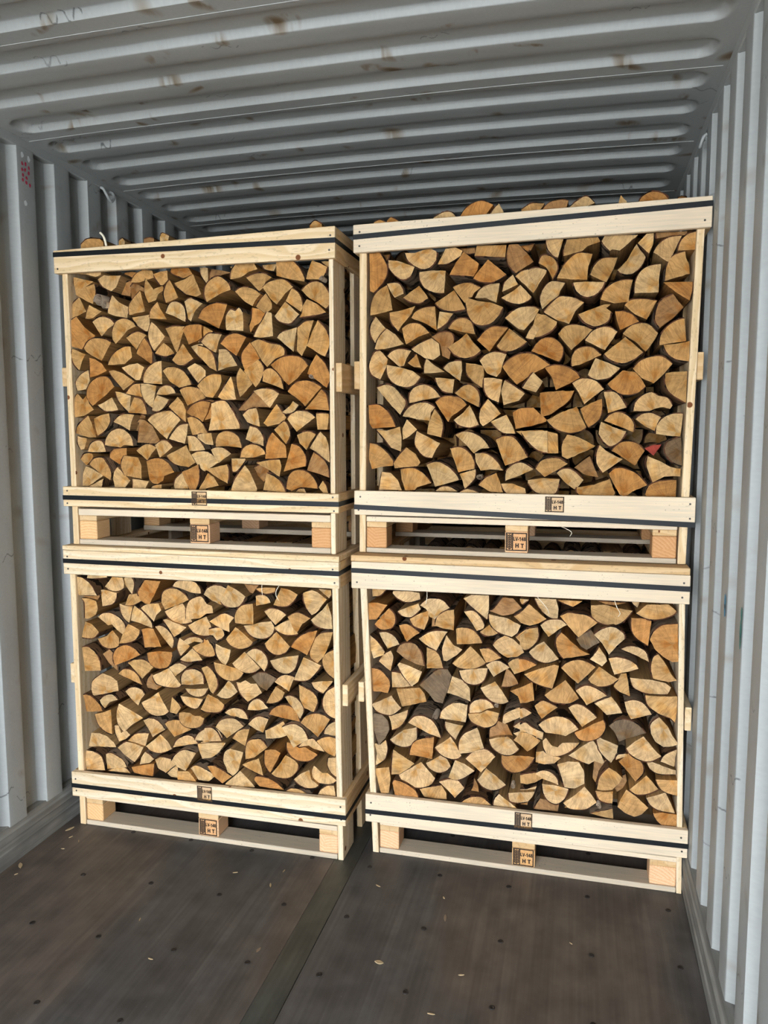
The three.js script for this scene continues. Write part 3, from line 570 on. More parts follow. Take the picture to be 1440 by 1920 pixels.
    [1,0,5,1364,1940,1388,1955,1418,1956,1443,1943,1463,1922,1422,1909,1379,1885,1369,1915],
    [0,0,3,1397,1868,1427,1888,1469,1905,1494,1886,1499,1845,1474,1829,1444,1836],
    [3,1,4,1465,1912,1503,1927,1536,1922,1545,1897,1528,1832,1503,1845,1494,1886],
    [1,0,5,1530,1869,1554,1844,1587,1831,1620,1838,1644,1856,1619,1883,1594,1916,1566,1892],
    [2,0,4,1630,1892,1656,1922,1688,1937,1735,1931,1705,1896,1673,1853],
    [1,0,5,1697,1872,1714,1856,1742,1853,1770,1862,1800,1883,1769,1906,1739,1929,1717,1900],
    [0,0,3,1796,1895,1809,1921,1825,1940,1841,1924,1822,1889],
    [0,0,4,1310,1846,1332,1864,1362,1869,1397,1862,1380,1836,1371,1811,1354,1807],
    [1,0,3,1382,1821,1401,1839,1414,1851,1431,1804,1405,1806],
    [0,0,4,1858,2213,1863,2186,1881,2162,1898,2153,1915,2214],
    [1,0,3,1916,2158,1917,2183,1926,2211,2025,2214,2033,2199,1992,2186,1977,2172],
    [0,0,3,2037,2199,2048,2183,2064,2167,2071,2172,2094,2167,2123,2190,2151,2214,2066,2218,2047,2217],
    [3,2,3,1798,2209,1810,2212,1817,2214,1806,2193,1798,2193],
    [1,0,6,1834,2143,1842,2164,1857,2168,1885,2154,1897,2122,1882,2088,1870,2112,1858,2128],
    [1,0,5,1896,2087,1913,2121,1935,2147,1965,2165,2009,2158,1997,2121,1994,2077,1956,2079],
    [1,0,4,2003,2094,2016,2124,2042,2145,2089,2146,2077,2109,2055,2068,2028,2081],
    [0,0,5,2090,2106,2107,2094,2137,2093,2165,2116,2177,2143,2148,2186,2131,2159,2117,2133],
    [0,0,3,2150,2186,2171,2166,2186,2152,2198,2181,2199,2215,2177,2214],
    [0,0,4,2201,2157,2214,2180,2246,2201,2286,2204,2269,2166,2251,2122],
    [3,1,3,2206,2220,2208,2211,2210,2201,2243,2205,2300,2207,2303,2219],
    [1,0,4,2277,2160,2283,2187,2303,2208,2332,2216,2328,2159],
    [1,0,4,2240,2065,2242,2104,2259,2141,2298,2155,2301,2135,2310,2116,2315,2084,2280,2076],
    [0,0,4,1800,2118,1823,2124,1851,2119,1862,2112,1840,2082,1817,2048,1801,2061],
    [0,0,5,1849,1990,1841,2024,1852,2058,1879,2081,1923,2073,1907,2048,1903,2033,1876,2014],
    [0,0,6,1949,2071,1961,2042,1988,2023,2018,2026,2041,2046,2050,2067,1987,2072],
    [1,0,5,2038,2012,2052,2042,2078,2063,2108,2071,2139,2070,2131,2038,2128,2002,2083,1998],
    [0,0,5,2146,2030,2147,2064,2162,2097,2187,2115,2226,2120,2222,2079,2221,2030],
    [2,0,3,2322,2055,2321,2026,2315,1996,2271,2024,2233,2056],
    [0,0,6,1855,1978,1876,2003,1903,2025,1930,2026,1957,2019,1985,2004,1958,1976,1938,1936,1893,1953],
    [1,0,6,1968,1968,1986,1944,2017,1927,2044,1930,2066,1945,2073,1972,2057,1984,2072,1995,2050,1996,2001,1980],
    [2,0,4,2086,1971,2114,1970,2141,1958,2162,1936,2131,1923,2103,1911,2093,1940],
    [1,0,4,2115,1991,2135,2007,2176,2009,2217,2002,2203,1974,2186,1943,2148,1961],
    [3,0,5,2227,1913,2212,1940,2216,1978,2231,2003,2265,2019,2283,1994,2298,1976,2266,1942],
    [1,0,4,1804,1891,1843,1898,1878,1913,1897,1935,1899,1945,1861,1968,1834,1975,1826,1962,1819,1926],
    [1,0,5,1904,1904,1925,1927,1956,1933,1990,1926,2020,1912,1988,1886,1948,1850,1922,1880],
    [0,0,5,1992,1880,2014,1908,2044,1921,2071,1920,2095,1905,2076,1875,2057,1847,2034,1857],
    [1,0,5,2113,1899,2134,1921,2164,1930,2194,1925,2222,1896,2207,1867,2187,1839,2151,1873],
    [1,0,5,2229,1859,2232,1890,2253,1919,2281,1937,2303,1942,2307,1906,2311,1870],
    [1,0,4,2240,1857,2252,1832,2278,1812,2320,1803,2320,1868,2280,1860],
    [1,0,5,2054,1833,2077,1813,2112,1802,2145,1811,2178,1836,2151,1861,2120,1887],
    [2,0,8,1816,1849,1836,1878,1863,1893,1894,1888,1918,1864,1921,1840,1912,1817,1904,1813,1864,1830,1828,1845],
    [1,0,6,1951,1796,1950,1828,1965,1851,1992,1860,2019,1855,2046,1831,2016,1818,1986,1805],
    [0,0,5,1284,1763,1253,1782,1244,1816,1262,1857,1284,1865,1312,1835,1306,1806],
    [0,0,4,1641,1821,1661,1841,1694,1850,1732,1841,1724,1821,1713,1781,1699,1765,1666,1778],
    [2,0,6,1719,1799,1739,1823,1779,1842,1818,1841,1847,1826,1879,1802,1824,1775,1768,1738,1739,1769],
    [0,0,6,1308,1815,1310,1781,1332,1751,1371,1736,1406,1742,1431,1770,1401,1792,1358,1805],
    [0,0,3,1442,1783,1444,1812,1452,1834,1478,1811,1516,1787,1478,1784],
    [0,0,4,1512,1798,1529,1816,1558,1823,1577,1821,1579,1788,1573,1753,1546,1772],
    [1,0,4,1591,1816,1592,1784,1613,1755,1648,1730,1654,1770,1653,1803,1624,1812],
    [0,0,4,1482,1767,1491,1740,1512,1719,1544,1713,1550,1760,1516,1765],
    [0,0,4,1656,1762,1658,1721,1675,1693,1708,1678,1719,1755,1687,1762],
    [0,0,3,1728,1753,1760,1732,1797,1707,1777,1683,1725,1668,1716,1717],
    [0,0,3,1787,1726,1800,1747,1824,1779,1856,1747,1833,1711],
    [0,0,6,1271,1735,1306,1745,1336,1734,1362,1705,1378,1679,1358,1638,1328,1667],
    [0,0,6,1389,1679,1391,1713,1410,1735,1444,1743,1478,1728,1502,1699,1449,1691],
    [1,0,6,1555,1711,1584,1735,1609,1739,1634,1718,1642,1689,1638,1662,1597,1683],
    [2,0,5,1487,1680,1513,1699,1551,1700,1580,1690,1597,1671,1564,1644,1543,1630,1532,1611,1509,1645],
    [0,0,3,1641,1627,1647,1656,1671,1689,1696,1664,1715,1639,1684,1615,1654,1596,1645,1607],
    [0,0,4,1551,1618,1572,1599,1606,1592,1639,1601,1624,1636,1607,1669,1585,1644],
    [0,0,4,1682,1611,1705,1586,1730,1572,1767,1570,1754,1602,1735,1635],
    [2,0,3,1756,1643,1782,1657,1826,1659,1854,1634,1875,1614,1827,1598,1767,1586],
    [2,0,4,1244,1672,1284,1672,1319,1642,1341,1595,1301,1593,1257,1589,1246,1608],
    [0,0,5,1363,1633,1384,1663,1419,1679,1453,1679,1481,1664,1466,1645,1462,1616,1415,1622],
    [1,0,4,1483,1658,1505,1628,1513,1599,1507,1557,1456,1570,1462,1608],
    [0,0,2,1380,1621,1363,1587,1365,1549,1389,1561,1417,1585],
    [0,0,3,1266,1585,1292,1557,1323,1519,1358,1506,1360,1557,1354,1595,1306,1581],
    [1,0,5,1239,1536,1275,1527,1310,1497,1328,1472,1328,1455,1283,1450,1248,1441,1236,1480],
    [1,0,3,1334,1463,1354,1493,1382,1521,1415,1498,1432,1468,1424,1456,1380,1451,1339,1446],
    [0,0,5,1419,1580,1411,1540,1424,1511,1445,1490,1473,1484,1488,1515,1503,1536,1462,1557],
    [0,0,5,1556,1566,1589,1578,1623,1570,1656,1549,1677,1520,1648,1518,1622,1501,1598,1528],
    [1,0,5,1539,1518,1577,1522,1607,1503,1624,1474,1626,1447,1570,1434,1552,1482],
    [0,0,4,1628,1501,1665,1501,1699,1479,1726,1442,1683,1446,1649,1441,1632,1470],
    [1,0,5,1698,1549,1726,1561,1759,1557,1784,1529,1809,1488,1769,1471,1732,1459,1715,1500],
    [0,0,5,1733,1405,1736,1438,1760,1463,1793,1469,1830,1447,1786,1426],
    [0,0,5,1456,1460,1493,1471,1531,1455,1561,1427,1572,1407,1532,1395,1487,1382,1472,1422],
    [0,0,3,1628,1445,1625,1412,1591,1375,1583,1403,1572,1428],
    [0,0,3,1281,1368,1285,1403,1290,1433,1323,1429,1350,1403,1365,1367],
    [1,0,4,1358,1442,1402,1447,1441,1430,1472,1395,1420,1379,1411,1368,1376,1367,1363,1404],
    [0,0,4,1485,1365,1506,1380,1536,1381,1566,1366],
    [0,0,3,1575,1364,1604,1376,1642,1364],
    [1,0,3,1640,1389,1666,1416,1703,1433,1716,1400,1727,1365,1684,1366],
    [0,0,3,1720,1396,1742,1363,1807,1364,1803,1381,1762,1397],
    [0,0,4,1787,1574,1808,1545,1845,1513,1877,1505,1875,1580,1827,1578],
    [2,0,5,1861,1794,1896,1801,1932,1795,1963,1778,1979,1758,1941,1737,1900,1718,1885,1762],
    [0,0,5,2004,1766,2026,1752,2052,1751,2079,1760,2108,1787,2070,1805,2028,1822,2017,1799],
    [2,0,5,2068,1735,2092,1711,2126,1699,2164,1704,2189,1725,2173,1753,2156,1772,2116,1779,2090,1754],
    [1,0,5,2148,1784,2171,1809,2204,1821,2238,1821,2271,1797,2247,1767,2215,1735,2177,1753],
    [1,0,4,2249,1765,2250,1732,2267,1701,2316,1670,2316,1771,2272,1770],
    [2,0,2,1847,1709,1852,1626,1888,1638,1927,1666,1950,1689,1961,1715,1906,1714],
    [0,0,5,1954,1739,1975,1752,2002,1754,2033,1744,2057,1718,2027,1696,1995,1669,1977,1705],
    [0,0,4,2057,1708,2088,1709,2111,1691,2131,1656,2101,1648,2073,1639,2066,1672],
    [0,0,7,2154,1644,2159,1671,2179,1694,2208,1706,2231,1694,2261,1686,2276,1662,2269,1651,2247,1657,2225,1653,2206,1645],
    [1,0,5,1871,1616,1897,1590,1941,1573,1980,1577,2003,1591,1986,1625,1970,1661,1919,1642],
    [2,0,4,2052,1686,2053,1649,2041,1613,2010,1591,1994,1621,1982,1653,2016,1673],
    [1,0,6,2060,1613,2086,1637,2116,1640,2143,1624,2157,1601,2156,1575,2114,1593],
    [0,0,4,2162,1618,2181,1634,2210,1638,2241,1624,2230,1604,2222,1579,2193,1593],
    [0,0,5,2228,1569,2230,1597,2252,1624,2281,1635,2310,1635,2308,1596,2304,1560,2265,1563],
    [0,0,5,2044,1569,2062,1542,2085,1528,2115,1546,2133,1577,2099,1589,2051,1609],
    [1,0,3,1925,1493,1924,1533,1941,1567,1980,1557,2035,1528,2001,1509,1943,1483],
    [2,0,5,2088,1512,2112,1538,2142,1544,2173,1534,2194,1512,2178,1487,2165,1463,2144,1476,2125,1490],
    [0,0,4,2061,1438,2041,1469,2040,1506,2049,1532,2078,1506,2125,1484,2095,1462],
    [5,1,3,2194,1520,2214,1530,2247,1534,2223,1497],
    [4,1,6,2313,1464,2283,1476,2259,1507,2262,1538,2291,1554,2306,1558,2311,1507],
    [3,1,3,2017,1493,2033,1457,2048,1421,2003,1429,1967,1453,1990,1473],
    [0,0,3,2204,1495,2201,1463,2222,1408,2258,1428,2288,1430,2308,1429,2308,1454,2276,1460,2242,1479],
    [1,0,5,1838,1449,1855,1476,1883,1486,1915,1485,1945,1467,1908,1444,1868,1421],
    [0,0,4,1908,1436,1932,1450,1963,1445,1999,1413,1984,1392,1969,1380,1941,1400],
    [0,0,5,1812,1400,1837,1369,1870,1362,1906,1366,1920,1414,1860,1417,1812,1410],
    [2,0,5,2080,1436,2103,1454,2133,1452,2172,1435,2205,1398,2159,1377,2136,1360,2117,1366,2097,1402],
    [1,0,3,1978,1388,1977,1372,1989,1360,2098,1360,2103,1370,2085,1418,2035,1397],
    [2,0,4,2199,1368,2211,1396,2244,1412,2296,1417,2296,1362,2205,1360],
    [1,0,2,1909,1569,1913,1503,1855,1503,1810,1537,1785,1566,1769,1578,1857,1582],
    [1,0,3,1261,2310,1283,2318,1307,2307,1307,2285,1264,2288],
    [1,0,3,1307,2312,1322,2325,1351,2309,1351,2287,1307,2289],
    [0,0,4,1474,2312,1506,2328,1534,2328,1553,2311,1553,2282,1474,2288],
    [2,0,4,1569,2312,1594,2341,1639,2356,1680,2340,1658,2313,1654,2276,1571,2281],
    [0,0,3,1669,2314,1684,2335,1698,2347,1716,2313,1712,2276,1667,2279],
    [1,0,4,1774,2318,1796,2332,1813,2337,1850,2334,1836,2314,1832,2277,1775,2281],
    [3,0,4,1844,2315,1866,2335,1900,2341,1928,2335,1922,2316,1923,2280,1845,2285],
    [0,0,4,1929,2316,1956,2337,1986,2348,2012,2325,1986,2316,1987,2284,1929,2288],
    [0,0,2,2087,2319,2093,2340,2112,2320,2113,2288,2088,2290],
    [2,0,5,2151,2321,2165,2339,2193,2349,2226,2340,2241,2323,2236,2284,2154,2289],
    [3,1,3,2271,2327,2283,2332,2299,2327,2296,2296,2272,2298],
  ],
  LL: [
    [0,0,4,75,1014,108,1009,141,984,165,941,87,939,80,979],
    [0,0,3,129,1010,159,1010,223,1018,220,1026,134,1024],
    [0,0,4,207,980,230,966,264,965,289,978,292,997,287,1019,243,1021],
    [0,0,3,318,1019,328,995,320,953,302,975,292,990,286,1008,291,1018],
    [0,0,4,261,958,254,931,234,911,191,901,189,966,221,965],
    [1,0,3,93,926,107,908,104,846,121,845,157,864,167,888,161,918,130,926],
    [3,1,3,91,936,121,935,173,940,162,922,125,928],
    [2,0,3,359,951,356,970,386,1015,454,1014,430,970,404,922,383,924,363,938],
    [1,0,3,291,910,324,912,363,931,359,944,347,958,309,953],
    [0,0,6,494,994,509,1011,525,1016,585,1015,609,994,614,972,572,974,532,986],
    [0,0,4,270,916,275,882,289,857,309,843,319,877,328,908,291,910],
    [1,0,6,443,928,450,964,475,982,516,984,548,965,563,945,514,922,458,900],
    [0,0,6,555,872,556,910,571,944,604,960,623,960,639,935,662,927,665,901,638,898,609,878],
    [0,0,5,456,893,472,871,500,854,532,849,569,858,550,898,530,927,498,914],
    [0,0,4,335,911,365,891,401,852,406,826,359,842,314,851,323,885],
    [0,0,3,364,905,391,921,441,928,452,902,429,880,418,855,394,878],
    [0,0,6,165,855,192,872,230,870,263,851,279,826,277,783,248,804,224,828,206,823],
    [0,0,3,455,863,478,830,498,798,523,814,552,839,508,853,471,866],
    [1,0,5,265,758,306,766,336,780,354,804,356,819,330,832,309,839,286,803],
    [1,0,4,94,771,122,769,148,773,171,796,142,825,112,835],
    [1,0,4,166,770,186,742,220,733,254,743,256,778,231,807,205,782],
    [0,0,6,411,830,438,835,470,819,490,793,491,771,484,750,452,783],
    [2,0,3,358,819,365,785,370,747,439,754,420,796,408,822,379,824],
    [0,0,5,556,846,579,818,611,809,639,811,657,819,648,856,633,885,597,868],
    [1,0,5,97,732,125,734,154,713,172,679,175,643,107,637,103,682],
    [2,0,6,243,671,236,707,254,739,293,754,330,745,359,722,299,693],
    [2,0,7,384,729,389,699,407,678,440,672,474,683,491,718,492,741,438,741],
    [0,0,3,520,795,509,757,522,724,562,766,542,782],
    [0,0,5,544,788,567,802,599,806,623,797,621,787,587,789,562,776],
    [1,0,5,578,766,597,748,629,735,661,736,671,742,662,775,643,800],
    [0,0,3,515,708,548,701,609,713,589,740,572,758],
    [3,2,3,202,724,223,699,237,638,200,666,171,703],
    [1,0,5,296,681,324,696,362,699,391,688,407,672,377,645,355,622,327,652],
    [0,0,4,475,677,503,694,527,696,551,685,530,668,501,645],
    [0,0,5,402,639,417,609,462,598,504,599,520,610,501,635,475,675,440,657],
    [0,0,7,525,614,526,645,543,669,571,679,599,677,619,660,622,626,574,618],
    [1,0,5,245,632,267,650,297,650,326,633,346,592,304,608,270,621],
    [0,0,5,626,969,642,993,670,1006,697,1004,717,997,704,964,694,932,657,947],
    [0,0,5,702,949,719,935,746,929,778,938,802,972,767,996,731,1012,716,983],
    [1,0,4,842,1005,863,992,886,988,918,996,920,1011,879,1011],
    [1,0,5,902,942,930,938,961,943,987,968,999,986,969,1002,933,1008,920,979],
    [0,0,4,1028,998,1030,970,1042,939,1059,918,1079,930,1102,960,1118,980,1084,1003,1062,1011],
    [0,0,3,1128,1010,1129,996,1120,980,1091,1002,1080,1012],
    [0,0,4,832,972,863,977,882,968,891,950,832,934],
    [3,2,3,777,1011,810,1009,837,1009,813,977,802,980],
    [1,0,4,757,871,757,901,781,935,828,947,831,909,830,870,792,868],
    [0,0,5,866,916,889,928,915,928,938,920,954,909,933,889,910,868,888,890],
    [0,0,4,649,869,675,885,711,902,749,888,729,864,730,833,709,839,674,855],
    [0,0,4,910,861,929,846,963,837,1004,843,989,864,975,895,945,883],  // lit part of one log; the next row is its shaded part
    [1,0,4,966,906,990,920,1013,923,1055,907,1023,884,1002,850,989,860,978,881],  // same log as the row above: golden tone paints the shadow across it
    [0,0,4,1053,898,1071,880,1101,871,1137,871,1134,916,1118,964,1098,938],
    [0,0,8,784,858,799,834,821,817,852,812,879,819,898,837,903,859,892,880,853,874,815,862],
    [0,0,6,642,835,662,842,693,844,707,824,700,809,676,796,661,814,641,816],
    [1,0,6,716,805,731,785,758,774,786,774,813,785,827,803,791,833,758,855],
    [1,0,6,871,798,882,777,905,762,931,761,958,775,972,794,944,821,918,845],
    [2,0,4,979,795,1000,825,1034,849,1080,863,1063,819,1040,768,1011,783],
    [1,0,6,1074,737,1048,756,1048,785,1063,822,1089,849,1137,859,1122,812,1100,767],
    [0,0,4,672,783,673,748,690,719,712,704,726,729,735,765,699,772],
    [0,0,5,741,714,764,691,803,683,834,691,854,706,820,736,791,762,765,736],
    [0,0,6,799,757,824,775,855,774,878,755,887,730,873,696,839,727],
    [0,0,6,893,736,908,710,934,693,964,692,991,716,1005,764,946,753],
    [1,0,6,666,714,677,677,708,653,744,649,772,662,788,682,757,698,718,706],
    [0,0,5,987,672,1013,670,1043,676,1069,700,1090,731,1062,743,1024,758,1006,717],
    [1,0,6,1147,676,1114,700,1096,731,1096,760,1114,779,1144,794,1149,735],
    [4,1,4,813,665,842,683,880,682,915,666,895,643,872,615,841,631],
    [0,0,4,903,651,926,674,953,682,983,675,971,649,960,618,929,638],
    [0,0,3,1052,664,1065,642,1098,628,1113,646,1136,677,1095,673],
    [2,0,4,629,801,648,791,664,769,669,736,639,734,599,743],
    [1,0,5,638,697,661,680,677,651,678,621,659,590,647,600,629,655,614,687],
    [0,0,3,120,557,128,593,175,628,210,619,241,602,246,563,185,547,128,532],
    [0,0,5,273,562,298,579,323,582,348,574,360,558,342,537,329,510,300,533],
    [3,2,3,361,592,366,616,384,637,408,619,441,599,403,575,365,581],
    [2,0,4,88,536,119,535,157,509,175,477,134,471,101,468,96,503],
    [0,0,4,164,521,189,541,219,548,247,530,209,517,187,490,174,502],
    [0,0,6,348,526,362,500,391,483,420,480,450,488,469,503,447,538,428,577,389,548],
    [1,0,3,489,565,513,544,525,526,504,497,475,502,482,533],
    [0,0,5,514,565,529,538,558,523,586,524,611,560,563,563],
    [0,0,5,537,597,555,576,587,569,616,579,637,608,588,600],
    [1,0,5,596,517,618,509,666,512,687,525,695,545,668,565,628,580],
    [1,0,4,144,464,158,422,187,397,217,388,219,443,219,491,182,475],
    [0,0,4,269,401,245,434,242,477,255,517,303,494,355,466,309,436],
    [0,0,4,352,454,382,465,415,456,445,424,418,408,390,389,372,423],
    [1,0,5,440,445,465,461,503,466,531,450,555,433,517,414,480,396,456,423],
    [1,0,6,514,502,515,471,535,450,572,446,605,460,619,489,609,493,602,498,581,495,561,506,533,507],
    [0,0,3,223,420,226,389,241,357,272,370,292,389,269,409,252,391,240,422],
    [0,0,2,110,329,125,385,160,386,195,374,220,353,230,334,167,331],
    [0,0,4,278,362,307,389,333,397,369,399,352,346,314,356],
    [0,0,3,234,330,254,348,276,360,314,356,352,346,334,313,309,281,269,302],
    [0,0,5,361,351,381,334,415,327,449,337,472,349,454,380,426,405,396,378],
    [0,0,5,476,355,496,388,530,407,558,406,582,380,528,368],
    [0,0,6,578,400,596,429,629,453,657,456,681,445,692,419,635,404],
    [0,0,3,592,388,598,360,609,330,646,338,678,361,704,402,647,396],
    [0,0,4,88,303,126,299,156,278,169,227,131,225,89,223,84,258],
    [0,0,5,185,301,205,309,239,299,264,282,278,258,233,249,187,241],
    [0,0,3,351,323,372,313,391,299,371,281,326,269,333,297],
    [0,0,4,473,304,499,338,536,358,585,351,560,314,534,272,501,282],
    [0,0,3,395,296,423,309,473,304,489,288,463,268,441,248,408,262],
    [0,0,4,177,224,211,240,254,247,281,226,223,225],
    [2,0,3,392,280,389,256,382,227,335,226,297,230,287,252,345,269],
    [0,0,3,488,284,494,260,491,232,462,233,446,246],
    [1,0,2,500,268,499,233,541,230,578,230,562,252,546,271],
    [0,0,5,546,277,571,290,608,280,636,268,654,258,623,233,578,232,562,256],
    [0,0,4,667,581,691,572,722,576,755,603,739,628,720,645,696,613],
    [0,0,3,749,638,766,597,797,568,825,587,856,608,833,641,810,638,787,649,767,638],
    [1,0,4,875,573,898,573,925,584,940,600,948,619,914,639,894,608],
    [0,0,6,946,599,967,606,993,598,1012,577,1019,552,1004,520,985,549,963,573],
    [1,0,6,1003,652,1028,641,1057,625,1072,604,1072,583,1058,552,1023,564,1005,599],
    [0,0,6,1149,531,1116,543,1096,570,1096,607,1113,637,1139,654,1146,593],
    [0,0,5,792,534,801,559,824,577,848,576,878,549,835,536],
    [0,0,5,699,514,721,531,753,536,780,523,793,496,752,500,717,506],
    [2,0,6,876,521,893,545,924,562,959,562,985,546,1001,507,943,512],
    [1,0,5,1005,505,1026,531,1060,545,1094,543,1121,529,1097,490,1072,456,1041,481],
    [0,0,5,668,462,688,488,721,501,752,498,783,475,747,448,713,422,691,443],
    [0,0,4,797,482,823,508,850,518,883,512,869,483,859,456,830,464],
    [0,0,3,869,466,900,482,939,506,946,498,938,486,953,454,922,441,872,436],
    [0,0,4,1101,476,1108,498,1127,518,1151,528,1151,471],
    [0,0,5,937,486,958,497,992,502,1022,486,1040,451,1014,434,983,414,961,451],
    [1,0,4,735,423,755,449,779,463,807,467,798,435,789,400,762,412],
    [0,0,4,623,454,652,456,675,441,690,409,654,405,614,397],
    [1,0,6,788,347,789,381,802,420,841,433,857,429,879,403,860,388,824,358],
    [1,0,4,1070,443,1093,457,1119,463,1152,455,1150,429,1137,388,1115,396,1096,409],
    [0,0,4,998,414,1021,438,1052,452,1067,443,1085,426,1100,406,1059,413,1040,424],
    [2,0,6,949,424,952,394,975,367,1009,357,1043,365,1070,388,1021,412,998,406,983,414,964,423],
    [0,0,2,630,395,601,392,596,334,628,333,665,353,690,378,706,401],
    [0,0,3,697,333,705,368,726,384,779,372,764,325,756,297,733,274,712,289,708,307],
    [2,0,4,859,381,855,342,862,313,877,294,901,336,921,376,902,387,883,387],
    [1,0,4,766,316,795,302,826,290,852,283,846,311,835,348,800,333],
    [1,0,6,885,293,904,282,935,280,962,288,986,315,990,338,975,355,942,371,921,338],
    [2,0,4,627,302,660,304,699,287,729,272,690,240,651,267],
    [0,0,3,700,237,754,232,821,236,795,267,764,298],
    [2,0,5,818,263,826,279,865,277,900,264,935,234,880,236,837,240],
    [0,0,5,983,291,1004,273,1034,263,1065,267,1078,277,1050,297,1043,333,1008,314],
    [0,0,5,1044,315,1057,286,1087,279,1121,282,1145,298,1107,322,1088,319,1054,342],
    [0,0,4,1151,306,1125,324,1111,352,1113,381,1152,387],
    [1,0,4,944,235,969,252,1008,254,1045,232,992,232],
    [0,0,4,1068,231,1087,260,1114,278,1136,280,1143,233,1094,229],
  ],
  RL: [
    [1,2,3,1253,970,1281,976,1304,998,1253,999],
    [0,0,4,1337,993,1356,974,1393,961,1438,974,1434,998,1401,1002,1339,1001],
    [2,0,2,1241,951,1242,889,1276,893,1318,949,1281,955],
    [2,0,6,1266,871,1289,854,1322,858,1343,878,1343,911,1322,935,1297,908],
    [0,0,4,1356,928,1376,911,1409,911,1442,941,1434,961,1397,947],
    [0,0,5,1440,956,1466,979,1495,983,1523,976,1547,951,1515,933,1495,908,1475,915,1463,943],
    [1,0,3,1403,904,1418,879,1455,866,1471,906,1471,937,1442,927],
    [3,1,2,1479,903,1477,872,1495,875,1503,908],
    [1,0,4,1495,885,1503,916,1531,938,1563,946,1564,908,1562,871,1524,875],
    [0,0,3,1595,986,1627,956,1681,915,1686,955,1685,1001,1623,1000],
    [3,0,3,1688,951,1705,960,1736,1000,1771,999,1802,966,1771,944,1737,936],
    [0,0,4,1599,940,1631,944,1655,925,1671,894,1667,882,1644,872,1619,911],
    [0,0,4,1688,939,1694,904,1722,877,1769,862,1788,877,1799,904,1752,927],
    [1,0,4,1656,869,1675,858,1703,860,1726,874,1691,899],
    [0,0,3,1242,838,1280,807,1306,772,1301,759,1263,743,1251,780],
    [0,0,4,1287,845,1318,847,1347,829,1362,805,1318,785,1301,813],
    [2,0,4,1362,877,1389,883,1414,872,1438,853,1414,837,1391,817,1372,851],
    [0,0,4,1434,830,1467,853,1500,863,1540,862,1520,832,1498,789,1463,807],
    [1,0,5,1570,876,1596,881,1628,875,1652,853,1664,829,1612,822,1573,819],
    [0,0,3,1703,828,1719,849,1746,865,1773,853,1800,830,1812,807,1789,790,1755,785,1727,801],
    [3,0,6,1350,775,1364,801,1393,811,1422,807,1443,777,1455,728,1422,734,1381,752],
    [0,0,3,1525,754,1520,799,1536,849,1561,814,1593,800,1573,778,1537,753],
    [1,0,5,1561,753,1585,738,1625,737,1657,746,1679,761,1652,792,1624,818,1601,792],
    [1,0,4,1656,810,1688,813,1715,796,1733,782,1704,769,1679,761],
    [1,0,4,1463,799,1492,789,1512,766,1523,725,1464,721],
    [0,0,3,1282,732,1301,759,1327,775,1337,753,1327,698,1310,709],
    [2,0,5,1250,707,1289,699,1318,668,1324,643,1316,613,1288,617,1261,616,1254,667],
    [0,0,3,1356,729,1377,693,1410,654,1435,673,1449,711,1402,728,1364,738],
    [0,0,4,1331,696,1364,692,1389,673,1412,646,1369,640,1333,637],
    [4,0,4,1437,656,1468,688,1505,720,1541,723,1555,699,1542,648,1522,593,1493,598,1468,630],
    [0,0,4,1679,751,1704,767,1731,767,1763,748,1732,729,1707,711],
    [1,0,5,1755,763,1778,779,1816,786,1840,779,1857,765,1817,740,1779,725],
    [0,0,6,1583,722,1594,694,1618,677,1650,678,1673,696,1685,738,1633,732],
    [0,0,2,1540,636,1557,699,1598,686,1622,659,1625,612,1582,627],
    [3,0,3,1733,672,1764,675,1793,689,1775,720,1751,743],
    [0,0,5,1662,669,1678,643,1706,621,1738,616,1761,626,1737,665,1713,697],
    [1,0,2,1352,637,1373,571,1415,583,1464,598,1456,629,1439,648,1402,643],
    [1,0,3,1775,934,1798,950,1826,981,1855,957,1886,931,1860,914,1830,904,1799,912],
    [1,0,3,1781,857,1815,887,1856,898,1861,862,1839,829,1816,820,1804,835],
    [0,0,4,1844,998,1864,962,1894,936,1923,930,1926,965,1917,1000],
    [1,0,3,1921,998,1946,986,1974,976,2005,997],
    [0,0,4,1795,988,1802,978,1810,983,1825,995,1794,997],
    [0,0,4,1866,907,1891,926,1932,929,1955,912,1925,893,1894,867,1878,888],
    [1,0,5,1932,942,1957,954,1983,953,2021,948,2058,925,2025,897,1995,870,1959,909],
    [1,0,6,2035,960,2043,937,2076,922,2112,920,2141,935,2170,973,2114,980,2082,988,2034,983],
    [3,2,3,2056,998,2085,997,2150,997,2114,986,2082,988],
    [1,0,6,2181,968,2205,955,2233,949,2268,954,2299,968,2309,981,2284,1003,2214,999],
    [0,2,3,2168,1000,2175,991,2186,982,2193,1001],
    [2,0,4,2167,947,2171,903,2189,877,2224,856,2229,903,2232,945,2194,948],
    [2,0,4,2228,880,2238,907,2266,932,2314,940,2319,813,2301,810,2273,825,2244,850],
    [0,0,5,2046,887,2073,908,2109,918,2142,897,2146,878,2122,853,2097,820,2074,858],
    [4,1,3,1988,858,2008,877,2037,894,2067,853,2045,840,2024,823,2005,833],
    [2,0,4,1937,884,1920,855,1927,816,1946,792,1987,801,2035,814,2001,829,1967,858],
    [1,0,5,1857,898,1860,867,1847,838,1817,816,1797,827,1797,851,1797,867,1827,893],
    [0,0,4,1828,807,1852,783,1890,774,1931,791,1908,819,1879,849,1855,835],
    [0,0,3,2035,798,2050,817,2065,842,2086,812,2092,795,2076,776],
    [0,0,5,2136,841,2161,852,2190,852,2216,837,2227,803,2191,821],
    [1,0,4,2243,746,2235,780,2241,819,2257,832,2281,799,2299,766,2319,745,2293,737],
    [0,0,5,2096,805,2123,811,2156,807,2185,792,2194,777,2157,763,2117,750,2106,778],
